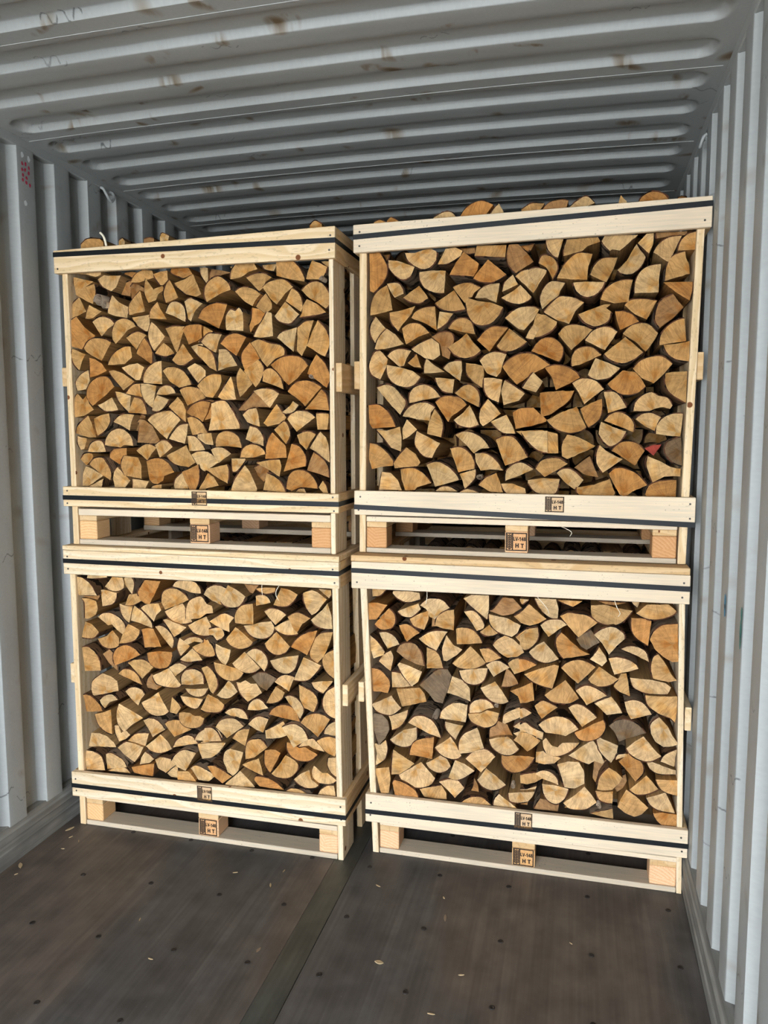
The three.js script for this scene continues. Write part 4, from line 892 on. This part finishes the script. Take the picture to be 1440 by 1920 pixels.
    [1,0,5,1939,758,1961,779,1995,790,2028,784,2055,769,2026,737,1997,707,1966,732],
    [1,0,4,1814,730,1838,710,1869,696,1911,686,1925,737,1932,771,1916,774,1871,757],
    [2,0,3,1794,783,1825,781,1856,767,1822,747,1799,735],
    [0,0,5,1990,686,2015,704,2041,705,2071,691,2094,675,2061,657,2028,636,2005,668],
    [1,0,5,2032,722,2049,703,2078,702,2107,712,2131,733,2099,750,2067,771],
    [1,0,5,1885,660,1908,640,1942,635,1972,637,2002,656,1979,689,1955,719,1918,688],
    [1,0,3,2117,705,2137,687,2172,674,2165,717,2157,755,2139,752],
    [0,0,5,2168,746,2180,714,2217,696,2256,693,2291,696,2301,720,2283,734,2240,742,2204,743],
    [2,0,2,1765,660,1793,642,1801,618,1824,622,1849,632,1842,698,1800,675],
    [0,0,5,1260,574,1277,550,1311,538,1341,541,1370,567,1349,590,1334,612,1294,590],
    [0,0,4,1393,556,1387,526,1366,494,1334,476,1328,508,1320,530,1358,540],
    [4,0,3,1260,527,1268,472,1285,420,1311,446,1326,482,1320,515,1298,535,1269,538],
    [0,0,6,1398,516,1420,540,1450,546,1483,535,1507,504,1520,469,1479,480,1441,497],
    [0,0,5,1515,542,1523,572,1552,597,1580,606,1616,601,1613,568,1609,536,1560,540],
    [0,0,6,1621,566,1624,598,1644,618,1676,623,1700,612,1710,597,1688,591,1661,574],
    [1,0,6,1617,566,1625,544,1649,528,1685,521,1717,540,1728,578,1684,586,1661,572],
    [0,0,3,1534,531,1540,498,1573,466,1589,503,1601,523,1564,526],
    [0,0,5,1740,542,1744,571,1771,590,1802,603,1829,600,1829,583,1791,561,1748,539],
    [0,0,6,1330,446,1349,429,1379,421,1408,430,1429,454,1429,500,1383,487],
    [2,0,4,1404,394,1412,431,1437,455,1495,471,1491,426,1488,388,1446,392],
    [0,0,5,1498,431,1520,406,1553,393,1578,395,1594,407,1577,443,1555,477,1524,451],
    [0,0,4,1586,413,1585,457,1605,492,1651,519,1662,489,1676,445,1630,424],
    [3,1,3,1692,476,1695,513,1717,544,1756,532,1776,493,1761,495,1721,489],
    [0,0,5,1694,480,1706,452,1738,431,1773,431,1800,454,1776,484,1761,495,1721,489],
    [0,0,5,1778,505,1803,516,1830,518,1854,508,1869,502,1831,461,1812,480],
    [0,0,3,1778,530,1795,546,1814,553,1834,543,1842,524,1811,519],
    [0,0,4,1272,335,1307,364,1317,404,1311,438,1290,418,1268,420,1277,383],
    [1,0,3,1332,304,1334,354,1339,402,1370,384,1419,355,1392,330,1362,308],
    [0,0,5,1463,364,1479,344,1509,333,1537,342,1554,361,1541,385,1525,402],
    [0,0,5,1608,392,1634,420,1674,437,1698,429,1716,414,1691,380,1665,346],
    [0,0,4,1548,322,1570,316,1599,324,1643,356,1606,379,1572,390],
    [0,0,6,1360,305,1375,281,1404,267,1442,265,1480,281,1496,308,1471,335,1444,364],
    [1,0,2,1270,323,1324,334,1330,293,1324,236,1294,226,1281,275],
    [2,0,5,1339,277,1349,291,1392,279,1426,257,1438,231,1392,225,1349,231],
    [1,0,3,1438,258,1472,269,1521,283,1538,257,1540,230,1497,227,1455,230],
    [0,0,4,1511,297,1550,310,1579,309,1605,282,1587,261,1571,242,1542,271],
    [0,0,5,1652,317,1668,298,1696,287,1728,293,1755,313,1719,342,1683,365],
    [1,0,4,1596,235,1628,256,1672,259,1705,235,1693,232,1600,229],
    [3,2,3,1628,268,1636,290,1639,316,1652,292,1656,265],
    [0,0,3,1713,232,1716,258,1732,281,1764,259,1798,234,1741,231],
    [2,0,6,1738,423,1742,390,1763,367,1794,363,1829,383,1855,423,1832,427],
    [0,0,4,1766,289,1772,260,1800,257,1835,266,1850,286,1858,306,1811,298],
    [3,2,3,1737,369,1755,350,1779,342,1790,356,1755,369],
    [1,0,4,1851,616,1874,635,1893,634,1931,618,1905,597,1877,572,1863,591],
    [0,0,3,1801,602,1816,605,1842,591,1825,578,1802,565],
    [0,0,5,1967,619,1991,633,2017,629,2048,608,2063,592,2041,576,2015,555,1992,583],
    [0,0,3,2054,642,2080,658,2109,673,2127,651,2147,617,2121,611,2096,605,2077,623],
    [0,0,5,2153,657,2181,667,2210,660,2229,642,2242,622,2212,611,2176,598,2161,626],
    [1,0,5,2220,686,2229,652,2265,624,2301,612,2319,596,2323,637,2321,691,2270,685],
    [0,0,6,1866,549,1890,570,1924,585,1955,584,1981,570,2003,548,1960,518,1937,522,1891,523],
    [2,0,7,1990,533,2005,512,2032,507,2065,518,2086,540,2093,565,2085,586,2052,569,2016,547],
    [4,0,6,2104,568,2126,588,2151,596,2180,591,2206,576,2225,554,2182,536,2139,516,2123,548],
    [0,0,3,2243,552,2240,587,2266,614,2295,584,2310,554,2331,525,2312,516,2283,511,2258,526],
    [0,0,4,1802,543,1821,553,1845,537,1884,524,1880,496,1849,509,1826,517,1802,516],
    [1,0,3,1803,512,1834,511,1873,487,1854,464,1829,443,1811,460,1780,481],
    [0,0,6,1885,468,1901,441,1935,440,1969,456,1995,479,2008,496,1949,490,1934,473,1911,478,1892,505,1882,492],
    [0,0,2,1860,449,1859,412,1890,407,1924,415,1946,437,1920,439,1897,444,1885,455],
    [0,0,3,1971,442,2007,428,2041,417,2060,431,2086,424,2093,431,2077,471,2052,507,2017,481],
    [0,0,4,2065,512,2073,479,2093,453,2115,435,2133,465,2137,498,2102,510,2076,519],
    [0,0,5,2163,496,2176,478,2206,461,2242,459,2277,481,2251,505,2218,545,2190,523],
    [0,0,3,2130,451,2136,470,2165,477,2166,467,2144,459],
    [2,0,5,2171,473,2202,461,2219,435,2222,407,2198,373,2175,402,2141,438],
    [0,0,3,2276,457,2292,482,2332,504,2324,474,2321,442],
    [0,0,4,2232,448,2247,422,2276,410,2328,415,2327,429,2286,438,2250,450],
    [0,0,3,1934,408,1948,368,1960,329,1995,329,2028,351,2025,397,2007,426,1970,424],
    [1,0,3,2070,334,2080,383,2108,421,2131,409,2155,388,2143,366,2122,340,2088,332],
    [1,0,4,2262,396,2278,366,2303,353,2334,349,2334,402],
    [1,0,4,1805,352,1829,359,1863,365,1883,347,1856,329,1829,320,1806,323],
    [0,0,5,1856,362,1883,377,1910,374,1933,354,1939,331,1910,340,1887,345],
    [0,0,6,1883,332,1888,300,1904,273,1933,262,1961,284,1974,322,1934,330],
    [0,0,3,1806,299,1830,303,1864,318,1853,292,1842,270,1807,261],
    [1,0,5,2179,343,2199,329,2225,330,2250,339,2274,354,2252,379,2233,399],
    [0,0,5,1958,271,1977,253,2008,251,2038,257,2071,283,2052,311,2028,337,1999,305],
    [1,0,4,2066,329,2078,302,2101,293,2123,292,2124,336,2096,329],
    [1,0,2,2149,299,2169,341,2199,321,2244,282,2223,256,2198,244,2165,256,2142,274],
    [0,0,4,2234,325,2247,303,2277,286,2329,281,2312,319,2296,352,2264,337],
    [2,0,4,2257,276,2271,250,2300,230,2334,234,2334,278,2295,281],
    [3,1,3,1856,234,1866,256,1877,274,1912,270,1943,259,1939,232,1897,233],
    [1,0,3,2049,248,2087,259,2124,271,2128,235,2091,239],
    [3,3,3,2129,325,2147,363,2168,377,2173,354,2159,324,2141,310],
    [2,2,3,1807,257,1826,259,1836,265,1831,233,1807,232],
    [0,2,3,1961,235,1970,248,1977,249,1989,234],
    [3,2,2,2060,421,2101,428,2079,391,2066,341,2056,356],
  ],
};

const FACE = { LU: -2.590, RU: -2.700, LL: -2.582, RL: -2.667 };
const TONES = [[0.64, 0.428, 0.205], [0.550, 0.324, 0.124], [0.50, 0.245, 0.075], [0.37, 0.205, 0.085], [0.20, 0.138, 0.080], [0.34, 0.060, 0.045]];
const WOOD = { LU: [0.94, 0.92, 0.88], RU: [0.88, 0.85, 0.80], LL: [1, 1, 1.02], RL: [1.0, 1.02, 1.10] };   // the loads differ a little in colour
const BACK = [0, 0.016, 0.032, 0.046, 0.062];
function catmull(P, n) {
  const o = []; const at = (i) => P[clamp(i, 0, P.length - 1)];
  for (let i = 0; i + 1 < P.length; i++) for (let k = 0; k < n; k++) { const t = k / n, [a, b, c, d] = [at(i - 1), at(i), at(i + 1), at(i + 2)]; o.push([0, 1].map((e) => 0.5 * (2 * b[e] + (c[e] - a[e]) * t + (2 * a[e] - 5 * b[e] + 4 * c[e] - d[e]) * t * t + (3 * b[e] - a[e] - 3 * c[e] + d[e]) * t * t * t))); }
  o.push(P[P.length - 1]); return o;
}
// returns geometries about the middle of the sawn end, which lies at z = 0
function logShape(row, length, load = 'LL') {
  const [tone, , na, ...q] = row; let pts = []; for (let i = 0; i < q.length; i += 2) pts.push([q[i] / 1000, q[i + 1] / 1000]);
  let area = 0; pts.forEach((p, i) => { const r = pts[(i + 1) % pts.length]; area += p[0] * r[1] - r[0] * p[1]; });
  let arc = pts.slice(0, na), cor = pts.slice(na);
  if (area < 0) { arc.reverse(); cor.reverse(); }
  const arcS = arc.length > 2 ? catmull(arc, 4) : arc.length === 2 ? [0, 1, 2, 3, 4].map((t) => [lerp(arc[0][0], arc[1][0], t / 4), lerp(arc[0][1], arc[1][1], t / 4)]) : arc;
  // straight edges: a few splintered steps
  const ring = arcS.map((p) => [...p, 1]), chain = [arc[arc.length - 1], ...cor, arc[0]], rough = rr(0.0004, 0.0013);
  for (let i = 0; i + 1 < chain.length; i++) {
    const a = chain[i], b = chain[i + 1], L = Math.hypot(b[0] - a[0], b[1] - a[1]), n = Math.max(1, Math.round(L / 0.014));
    for (let k = 1; k <= n; k++) { if (i + 2 === chain.length && k === n) break; const t = k / n, w = k < n ? rr(-rough, rough) : 0; ring.push([lerp(a[0], b[0], t) - w * (b[1] - a[1]) / (L || 1), lerp(a[1], b[1], t) + w * (b[0] - a[0]) / (L || 1), 0]); }
  }
  let cx = 0, cy = 0; ring.forEach((p) => { cx += p[0]; cy += p[1]; }); cx /= ring.length; cy /= ring.length;
  const P = ring.map(([x, y, b]) => [x - cx, y - cy, b]), N = P.length;
  // pith: middle of the circle through the bark
  let px = 0, py = 0;
  if (arc.length >= 3) {
    const a = arc[0], b = arc[Math.floor(arc.length / 2)], c = arc[arc.length - 1], D = 2 * (a[0] * (b[1] - c[1]) + b[0] * (c[1] - a[1]) + c[0] * (a[1] - b[1]));
    if (Math.abs(D) > 1e-6) { const s = (p) => p[0] * p[0] + p[1] * p[1]; px = (s(a) * (b[1] - c[1]) + s(b) * (c[1] - a[1]) + s(c) * (a[1] - b[1])) / D - cx; py = (s(a) * (c[0] - b[0]) + s(b) * (a[0] - c[0]) + s(c) * (b[0] - a[0])) / D - cy; const r = Math.hypot(px, py); if (r > 0.09) { px *= 0.09 / r; py *= 0.09 / r; } }
  } else { px = rr(-0.05, 0.05); py = rr(-0.05, 0.05); }
  const tx = rr(-0.07, 0.07), ty = rr(-0.05, 0.07), face = (x, y) => tx * x + ty * y;
  const f = rr(0.90, 1.10), w = rr(-0.04, 0.04), col = TONES[tone].map((e, i) => e * f * (1 - (i - 1) * w) * WOOD[load][i]), turn = rr(0, 6.28), cs = Math.cos(turn), sn = Math.sin(turn);
  const UVE = (x, y) => { const a = x - px, b = y - py; return [0.5 + (a * cs - b * sn) / 0.4, 0.5 + (a * sn + b * cs) / 0.4]; };
  const soft = (ax, ay, k) => [ax * k, ay * k];
  // sawn end
  const e = { p: [], u: [], c: [], i: [] }, inner = P.map(([x, y]) => { const r = Math.hypot(x, y), k = Math.max(0.6, 1 - 0.0035 / r); return soft(x, y, k); });
  inner.forEach(([x, y]) => { e.p.push(x, y, face(x, y)); e.u.push(...UVE(x, y)); e.c.push(...col); });
  P.forEach(([x, y, b]) => { e.p.push(x, y, face(x, y) - 0.0012); e.u.push(...UVE(x, y)); e.c.push(...col.map((v, n) => v * (tone > 2 ? 1 : [1.12, 1.20, 1.34][n]))); });
  for (const t of THREE.ShapeUtils.triangulateShape(inner.map((v) => new THREE.Vector2(...v)), [])) e.i.push(...t);
  for (let i = 0; i < N; i++) { const j = (i + 1) % N; e.i.push(i, N + i, N + j, i, N + j, j); }
  // split body
  const s = { p: [], u: [], c: [], i: [] }, k0 = rr(0.88, 1.0), bx = rr(-0.008, 0.008), by = rr(-0.008, 0.008), sc = TONES[Math.min(tone, 4)].map((v, n) => v * [0.86, 0.80, 0.72][n] * f);
  let run = rnd() * 4;
  for (let i = 0; i <= N; i++) {
    const a = P[i % N]; if (i) run += Math.hypot(a[0] - P[i - 1][0], a[1] - P[i - 1][1]);
    for (const [z, t] of [[0, 0], [-0.06, 0.2], [-length, 1]]) { const k = lerp(1, k0, t); s.p.push(a[0] * k + bx * t, a[1] * k + by * t, z ? z : face(a[0], a[1]) - 0.0012); s.u.push(run / 0.25, z / 0.6); s.c.push(...sc); }
  }
  for (let i = 0; i < N; i++) for (let r = 0; r < 2; r++) { const a = i * 3 + r, b = a + 3; s.i.push(a, a + 1, b, b, a + 1, b + 1); }
  const bb = s.p.length / 3; P.forEach(([x, y]) => { s.p.push(x * k0 + bx, y * k0 + by, -length); s.u.push(x * 3, y * 3); s.c.push(...sc); });
  for (const t of THREE.ShapeUtils.triangulateShape(P.map((v) => new THREE.Vector2(v[0], v[1])), [])) s.i.push(bb + t[0], bb + t[2], bb + t[1]);
  // bark: a shell along the round side
  let bark = null;
  if (arc.length > 2) {
    const b = { p: [], u: [], c: [], i: [] }, M = arcS.length, th = rr(0.0022, 0.0045), rim = [0.13, 0.055, 0.028], outc = rnd() < 0.5 ? [0.50, 0.39, 0.28] : [0.30, 0.175, 0.09]; let len = rnd();
    for (let i = 0; i < M; i++) {
      const a = P[i], q = P[Math.max(0, i - 1)], r = P[Math.min(M - 1, i + 1)], L = Math.hypot(r[0] - q[0], r[1] - q[1]) || 1, nx = (r[1] - q[1]) / L, ny = -(r[0] - q[0]) / L;
      const t = th * rr(0.7, 1.35) * (i === 0 || i === M - 1 ? 0.5 : 1); if (i) len += Math.hypot(a[0] - P[i - 1][0], a[1] - P[i - 1][1]);
      const zf = face(a[0], a[1]) - 0.0012 + rr(-0.001, 0.0012);
      const V = (o, z, k, cc, v) => { b.p.push(a[0] * k + nx * o + bx * (1 - (k === 1)) , a[1] * k + ny * o + by * (1 - (k === 1)), z); b.u.push(len / 0.35, v); b.c.push(...cc); };
      V(-0.0004, zf, 1, rim, 0); V(t, zf - 0.0004, 1, rim, 0.004); V(t, zf - 0.0006, 1, outc, 0.01); V(t, -length, k0, outc, length / 0.35); V(-0.0004, -length, k0, rim, 0);
    }
    for (let i = 0; i + 1 < M; i++) for (const r of [0, 2, 3]) { const a = i * 5 + r, d = a + 5; b.i.push(a, a + 1, d, d, a + 1, d + 1); }
    bark = b;
  }
  const G = (o) => { const g = new THREE.BufferGeometry(); g.setAttribute('position', new THREE.Float32BufferAttribute(o.p, 3)); g.setAttribute('uv', new THREE.Float32BufferAttribute(o.u, 2)); g.setAttribute('color', new THREE.Float32BufferAttribute(o.c, 3)); g.setIndex(o.i); g.computeVertexNormals(); return g; };
  return { cx, cy, area: Math.abs(area) / 2, end: G(e), split: G(s), bark: bark && G(bark) };
}
const all = [];
for (const k of ['LU', 'RU', 'LL', 'RL']) for (const row of LOGS[k]) {
  const sh = logShape(row, rr(0.30, 0.34), k); all.push({ crate: k, row, ...sh, z: FACE[k] - BACK[row[1]] + rr(-0.016, 0.009) });
}
// rows and places for the labels
const ORD = ['first', 'second', 'third', 'fourth', 'fifth', 'sixth', 'seventh', 'eighth', 'ninth', 'tenth', 'eleventh', 'twelfth', 'thirteenth', 'fourteenth', 'fifteenth', 'sixteenth', 'seventeenth', 'eighteenth', 'nineteenth', 'twentieth', 'twenty first', 'twenty second', 'twenty third'];
const WHERE = { LU: 'upper left crate', RU: 'upper right crate', LL: 'lower left crate', RL: 'lower right crate' };
for (const k of Object.keys(WHERE)) {
  const L = all.filter((o) => o.crate === k), lo = Math.min(...L.map((o) => o.cy)); const rows = {};
  for (const o of L) (rows[Math.floor((o.cy - lo) / 0.078)] ??= []).push(o);
  Object.keys(rows).map(Number).sort((a, b) => a - b).forEach((r, n) => rows[r].sort((a, b) => a.cx - b.cx).forEach((o, i) => { o.rowN = n; o.colN = i; }));
}
const TONEWORD = ['pale', 'golden', 'orange brown', 'dull brown', 'dark grey', 'red stained'];
all.sort((a, b) => b.area - a.area);
const bulk = { end: [], split: [], bark: [] };
all.forEach((o, n) => {
  if (n < 300 || o.row[0] === 5) {
    const [tone, , na] = o.row, corners = (o.row.length - 3) / 2 - na, shape = na > 4 && corners < 2 ? 'half round' : na < 3 || corners > 3 ? 'blocky split' : na > 3 ? 'quarter round' : 'wedge shaped';
    const g = thing('firewood_log', `${TONEWORD[tone]} ${shape} log in ${WHERE[o.crate]}, ${ORD[o.rowN]} row up, ${ORD[o.colN]} from left`, 'log', [o.cx, o.cy, o.z], `split birch logs in the ${WHERE[o.crate]}`);
    mesh('sawn_end', o.end, endMat, g); mesh('split_wood', o.split, splitMat, g); if (o.bark) mesh('bark', o.bark, barkMat, g);
  } else for (const p of ['end', 'split', 'bark']) if (o[p]) bulk[p].push(o[p].translate(o.cx, o.cy, o.z));
});
// deeper layers of the stacks: half and quarter logs behind the front ones
for (const [k, x0, x1, y0, y1, zp] of [['LU', 0.115, 1.125, 1.29, 2.25, -2.58], ['RU', 1.25, 2.31, 1.28, 2.31, -2.69], ['LL', 0.10, 1.135, 0.14, 1.10, -2.572], ['RL', 1.30, 2.32, 0.14, 1.09, -2.657]])
  for (const [za, zb] of [[0.37, 0.69], [0.72, 1.03]]) for (let y = y0; y < y1 - 0.03; y += 0.078) for (let x = x0; x < x1 - 0.03; x += 0.088) {
    const w = Math.min(88, (x1 - x) * 1000) - 6, X = Math.round(x * 1000), Y = Math.round(y * 1000), h = 66 + Math.round(rr(0, 8)), dn = rnd() < 0.35;
    const pts = dn ? [X, Y + h, X + 6, Y + 24, X + w / 2, Y, X + w - 6, Y + 24, X + w, Y + h] : [X + w, Y, X + w - 6, Y + h - 24, X + w / 2, Y + h, X + 6, Y + h - 24, X, Y];
    const s = logShape([rnd() < 0.5 ? 0 : 1, 0, 5, ...pts], zb - za);
    for (const p of ['end', 'split', 'bark']) bulk[p].push(s[p].translate(s.cx, s.cy, zp - za + rr(-0.01, 0.01)));
  }
{
  const g = new THREE.Group(); g.name = 'split_firewood'; scene.add(g); g.userData = { kind: 'stuff', label: 'smaller split birch logs filling the gaps of all the crates', category: 'firewood' };
  mesh('sawn_end', mergeGeometries(bulk.end), endMat, g); mesh('split_wood', mergeGeometries(bulk.split), splitMat, g); mesh('bark', mergeGeometries(bulk.bark), barkMat, g);
}

// ---------------------------------------------------------------- loose bark and chips
const curlMat = new THREE.MeshStandardMaterial({ color: '#d9c4ab', roughness: 0.75, side: THREE.DoubleSide });
function curl(x, y, z, r, turns, len, label) { // a rolled-up strip of birch bark, open end to the door
  const n = Math.round(turns * 18), pos = [], uv = [], idx = [], t = 0.0009;
  for (let i = 0; i <= n; i++) { const a = i / n * turns * 6.2832, q = r * (0.25 + 0.75 * i / n), w = 1 + 0.08 * Math.sin(a * 2.3); for (const [o, d] of [[t, 0], [-t, 0], [-t, -len], [t, -len]]) { pos.push(Math.cos(a) * (q + o) * w, Math.sin(a) * (q + o) * w, d + 0.002 * Math.sin(a)); uv.push(i / n, d * 10); } }
  for (let i = 0; i < n; i++) for (let k = 0; k < 4; k++) { const a = i * 4 + k, b = i * 4 + (k + 1) % 4; idx.push(a, b, a + 4, b, b + 4, a + 4); }
  const g = new THREE.BufferGeometry(); g.setAttribute('position', new THREE.Float32BufferAttribute(pos, 3)); g.setAttribute('uv', new THREE.Float32BufferAttribute(uv, 2)); g.setIndex(idx); g.computeVertexNormals();
  const m = mesh('bark_curl', g, curlMat); m.position.set(x, y, z); m.rotation.z = rnd() * 6; m.userData = { label, category: 'bark', group: 'curled strips of birch bark' };
}
curl(1.499, 0.547, -2.664, 0.012, 2.2, 0.05, 'largest pale bark curl at mid height of the lower right crate');
curl(1.719, 0.609, -2.660, 0.008, 1.8, 0.03, 'small pinkish bark curl above a round log in lower right crate');
curl(1.782, 0.319, -2.660, 0.009, 1.6, 0.03, 'bark curl low in the middle of the lower right crate');
curl(2.079, 0.278, -2.660, 0.009, 1.7, 0.03, 'bark curl low towards the leaning post of lower right crate');
curl(1.644, 1.419, -2.694, 0.011, 2.1, 0.04, 'pink bark curl just above base board of upper right crate');
curl(0.226, 2.068, -2.584, 0.022, 2.6, 0.06, 'shaggy bark roll near the top corner of upper left crate');
curl(0.252, 2.050, -2.584, 0.014, 1.9, 0.05, 'smaller bark roll beside the shaggy one in upper left crate');
curl(1.106, 2.103, -2.584, 0.010, 1.8, 0.04, 'bark curl near the gap post at top of upper left crate');
curl(1.063, 1.771, -2.582, 0.008, 2.0, 0.03, 'tight bark curl beside orange log in upper left crate');
const strawMat = new THREE.MeshStandardMaterial({ color: '#e9dcc2', roughness: 0.8 });
function straw(points, r, label) { const m = mesh('wood_shaving', new THREE.TubeGeometry(new THREE.CatmullRomCurve3(points.map((p) => new THREE.Vector3(...p))), 16, r, 5), strawMat); m.userData = { label, category: 'shaving', group: 'splinters hanging from the boards' }; }
straw([[0.873, 1.030, -2.565], [0.877, 1.008, -2.552], [0.876, 0.985, -2.560]], 0.0011, 'short curved splinter hanging under the rim of lower left crate');
straw([[0.945, 1.030, -2.565], [0.934, 1.008, -2.552], [0.932, 0.990, -2.552], [0.938, 0.970, -2.560]], 0.0012, 'longer bent splinter hanging under the rim of lower left crate');
straw([[1.850, 1.016, -2.648], [1.872, 0.995, -2.638], [1.888, 0.975, -2.640], [1.896, 0.955, -2.648]], 0.0012, 'long slanting splinter under the rim of lower right crate');
straw([[2.108, 1.016, -2.648], [2.117, 0.992, -2.638], [2.128, 0.970, -2.642], [2.122, 0.958, -2.648]], 0.0012, 'hooked splinter under the rim of lower right crate, nearer the wall');
straw([[1.468, 1.016, -2.648], [1.471, 0.995, -2.636], [1.466, 0.968, -2.642]], 0.0010, 'fine straight splinter under the rim of lower right crate');
straw([[1.925, 1.252, -2.700], [1.945, 1.246, -2.684], [1.964, 1.234, -2.680], [1.958, 1.220, -2.684]], 0.0012, 'splinter dangling from the pallet deck of upper right crate');
straw([[0.268, 2.262, -2.586], [0.266, 2.282, -2.582], [0.258, 2.298, -2.584], [0.242, 2.312, -2.590]], 0.0045, 'thick white bark strip standing above the upper left crate');
const chipMat = new THREE.MeshStandardMaterial({ color: '#a8926f', roughness: 0.85 }), chipDark = new THREE.MeshStandardMaterial({ color: '#7d6a55', roughness: 0.9 });
function chip(x, z, L, W, mat, label, group) { // a lens-shaped flake
  const sh = new THREE.Shape(); sh.moveTo(-L / 2, 0); sh.quadraticCurveTo(-L * 0.1, W * rr(0.5, 0.9), L / 2, W * rr(-0.1, 0.2)); sh.quadraticCurveTo(L * 0.1, -W * rr(0.4, 0.8), -L / 2, 0);
  const g = new THREE.ExtrudeGeometry(sh, { depth: 0.0016, bevelEnabled: true, bevelThickness: 0.0005, bevelSize: 0.0006, bevelSegments: 1 }); g.rotateX(-Math.PI / 2); g.rotateZ(0.04);
  const m = mesh('wood_chip', g, mat); m.position.set(x, 0.0012, z); m.rotation.y = rnd() * 6.28; m.userData = { label, category: 'chip', group };
}
const GC = 'wood chips scattered on the floor';
chip(0.037, -2.25, 0.042, 0.02, chipMat, 'large pale wood chip at the foot of the left wall', GC);
chip(0.047, -2.522, 0.036, 0.017, chipMat, 'pale wood chip beside the lower left crate at the kick plate', GC);
chip(1.44, -2.073, 0.026, 0.018, chipMat, 'lone tan chip in the middle of the right floor sheet', GC);
chip(1.596, -2.329, 0.032, 0.012, chipDark, 'brown flake in front of the lower right crate', GC);
chip(1.069, -2.036, 0.024, 0.012, chipDark, 'brown flake beside the steel floor strip', GC);
chip(0.973, -2.359, 0.026, 0.007, chipMat, 'pale splinter left of the steel floor strip', GC);
for (const [x, z] of [[0.986, -2.453], [0.82, -2.401], [0.77, -1.919], [1.573, -2.436], [1.994, -2.30], [1.629, -1.909], [1.686, -2.079], [0.115, -2.388], [0.635, -2.079], [1.339, -2.448], [0.063, -2.20], [0.14, -2.45], [0.09, -2.47]]) chip(x, z, rr(0.010, 0.020), rr(0.003, 0.006), chipMat, 'tiny pale splinter lying on the dark plywood floor', GC);
renderer.render(scene, camera);
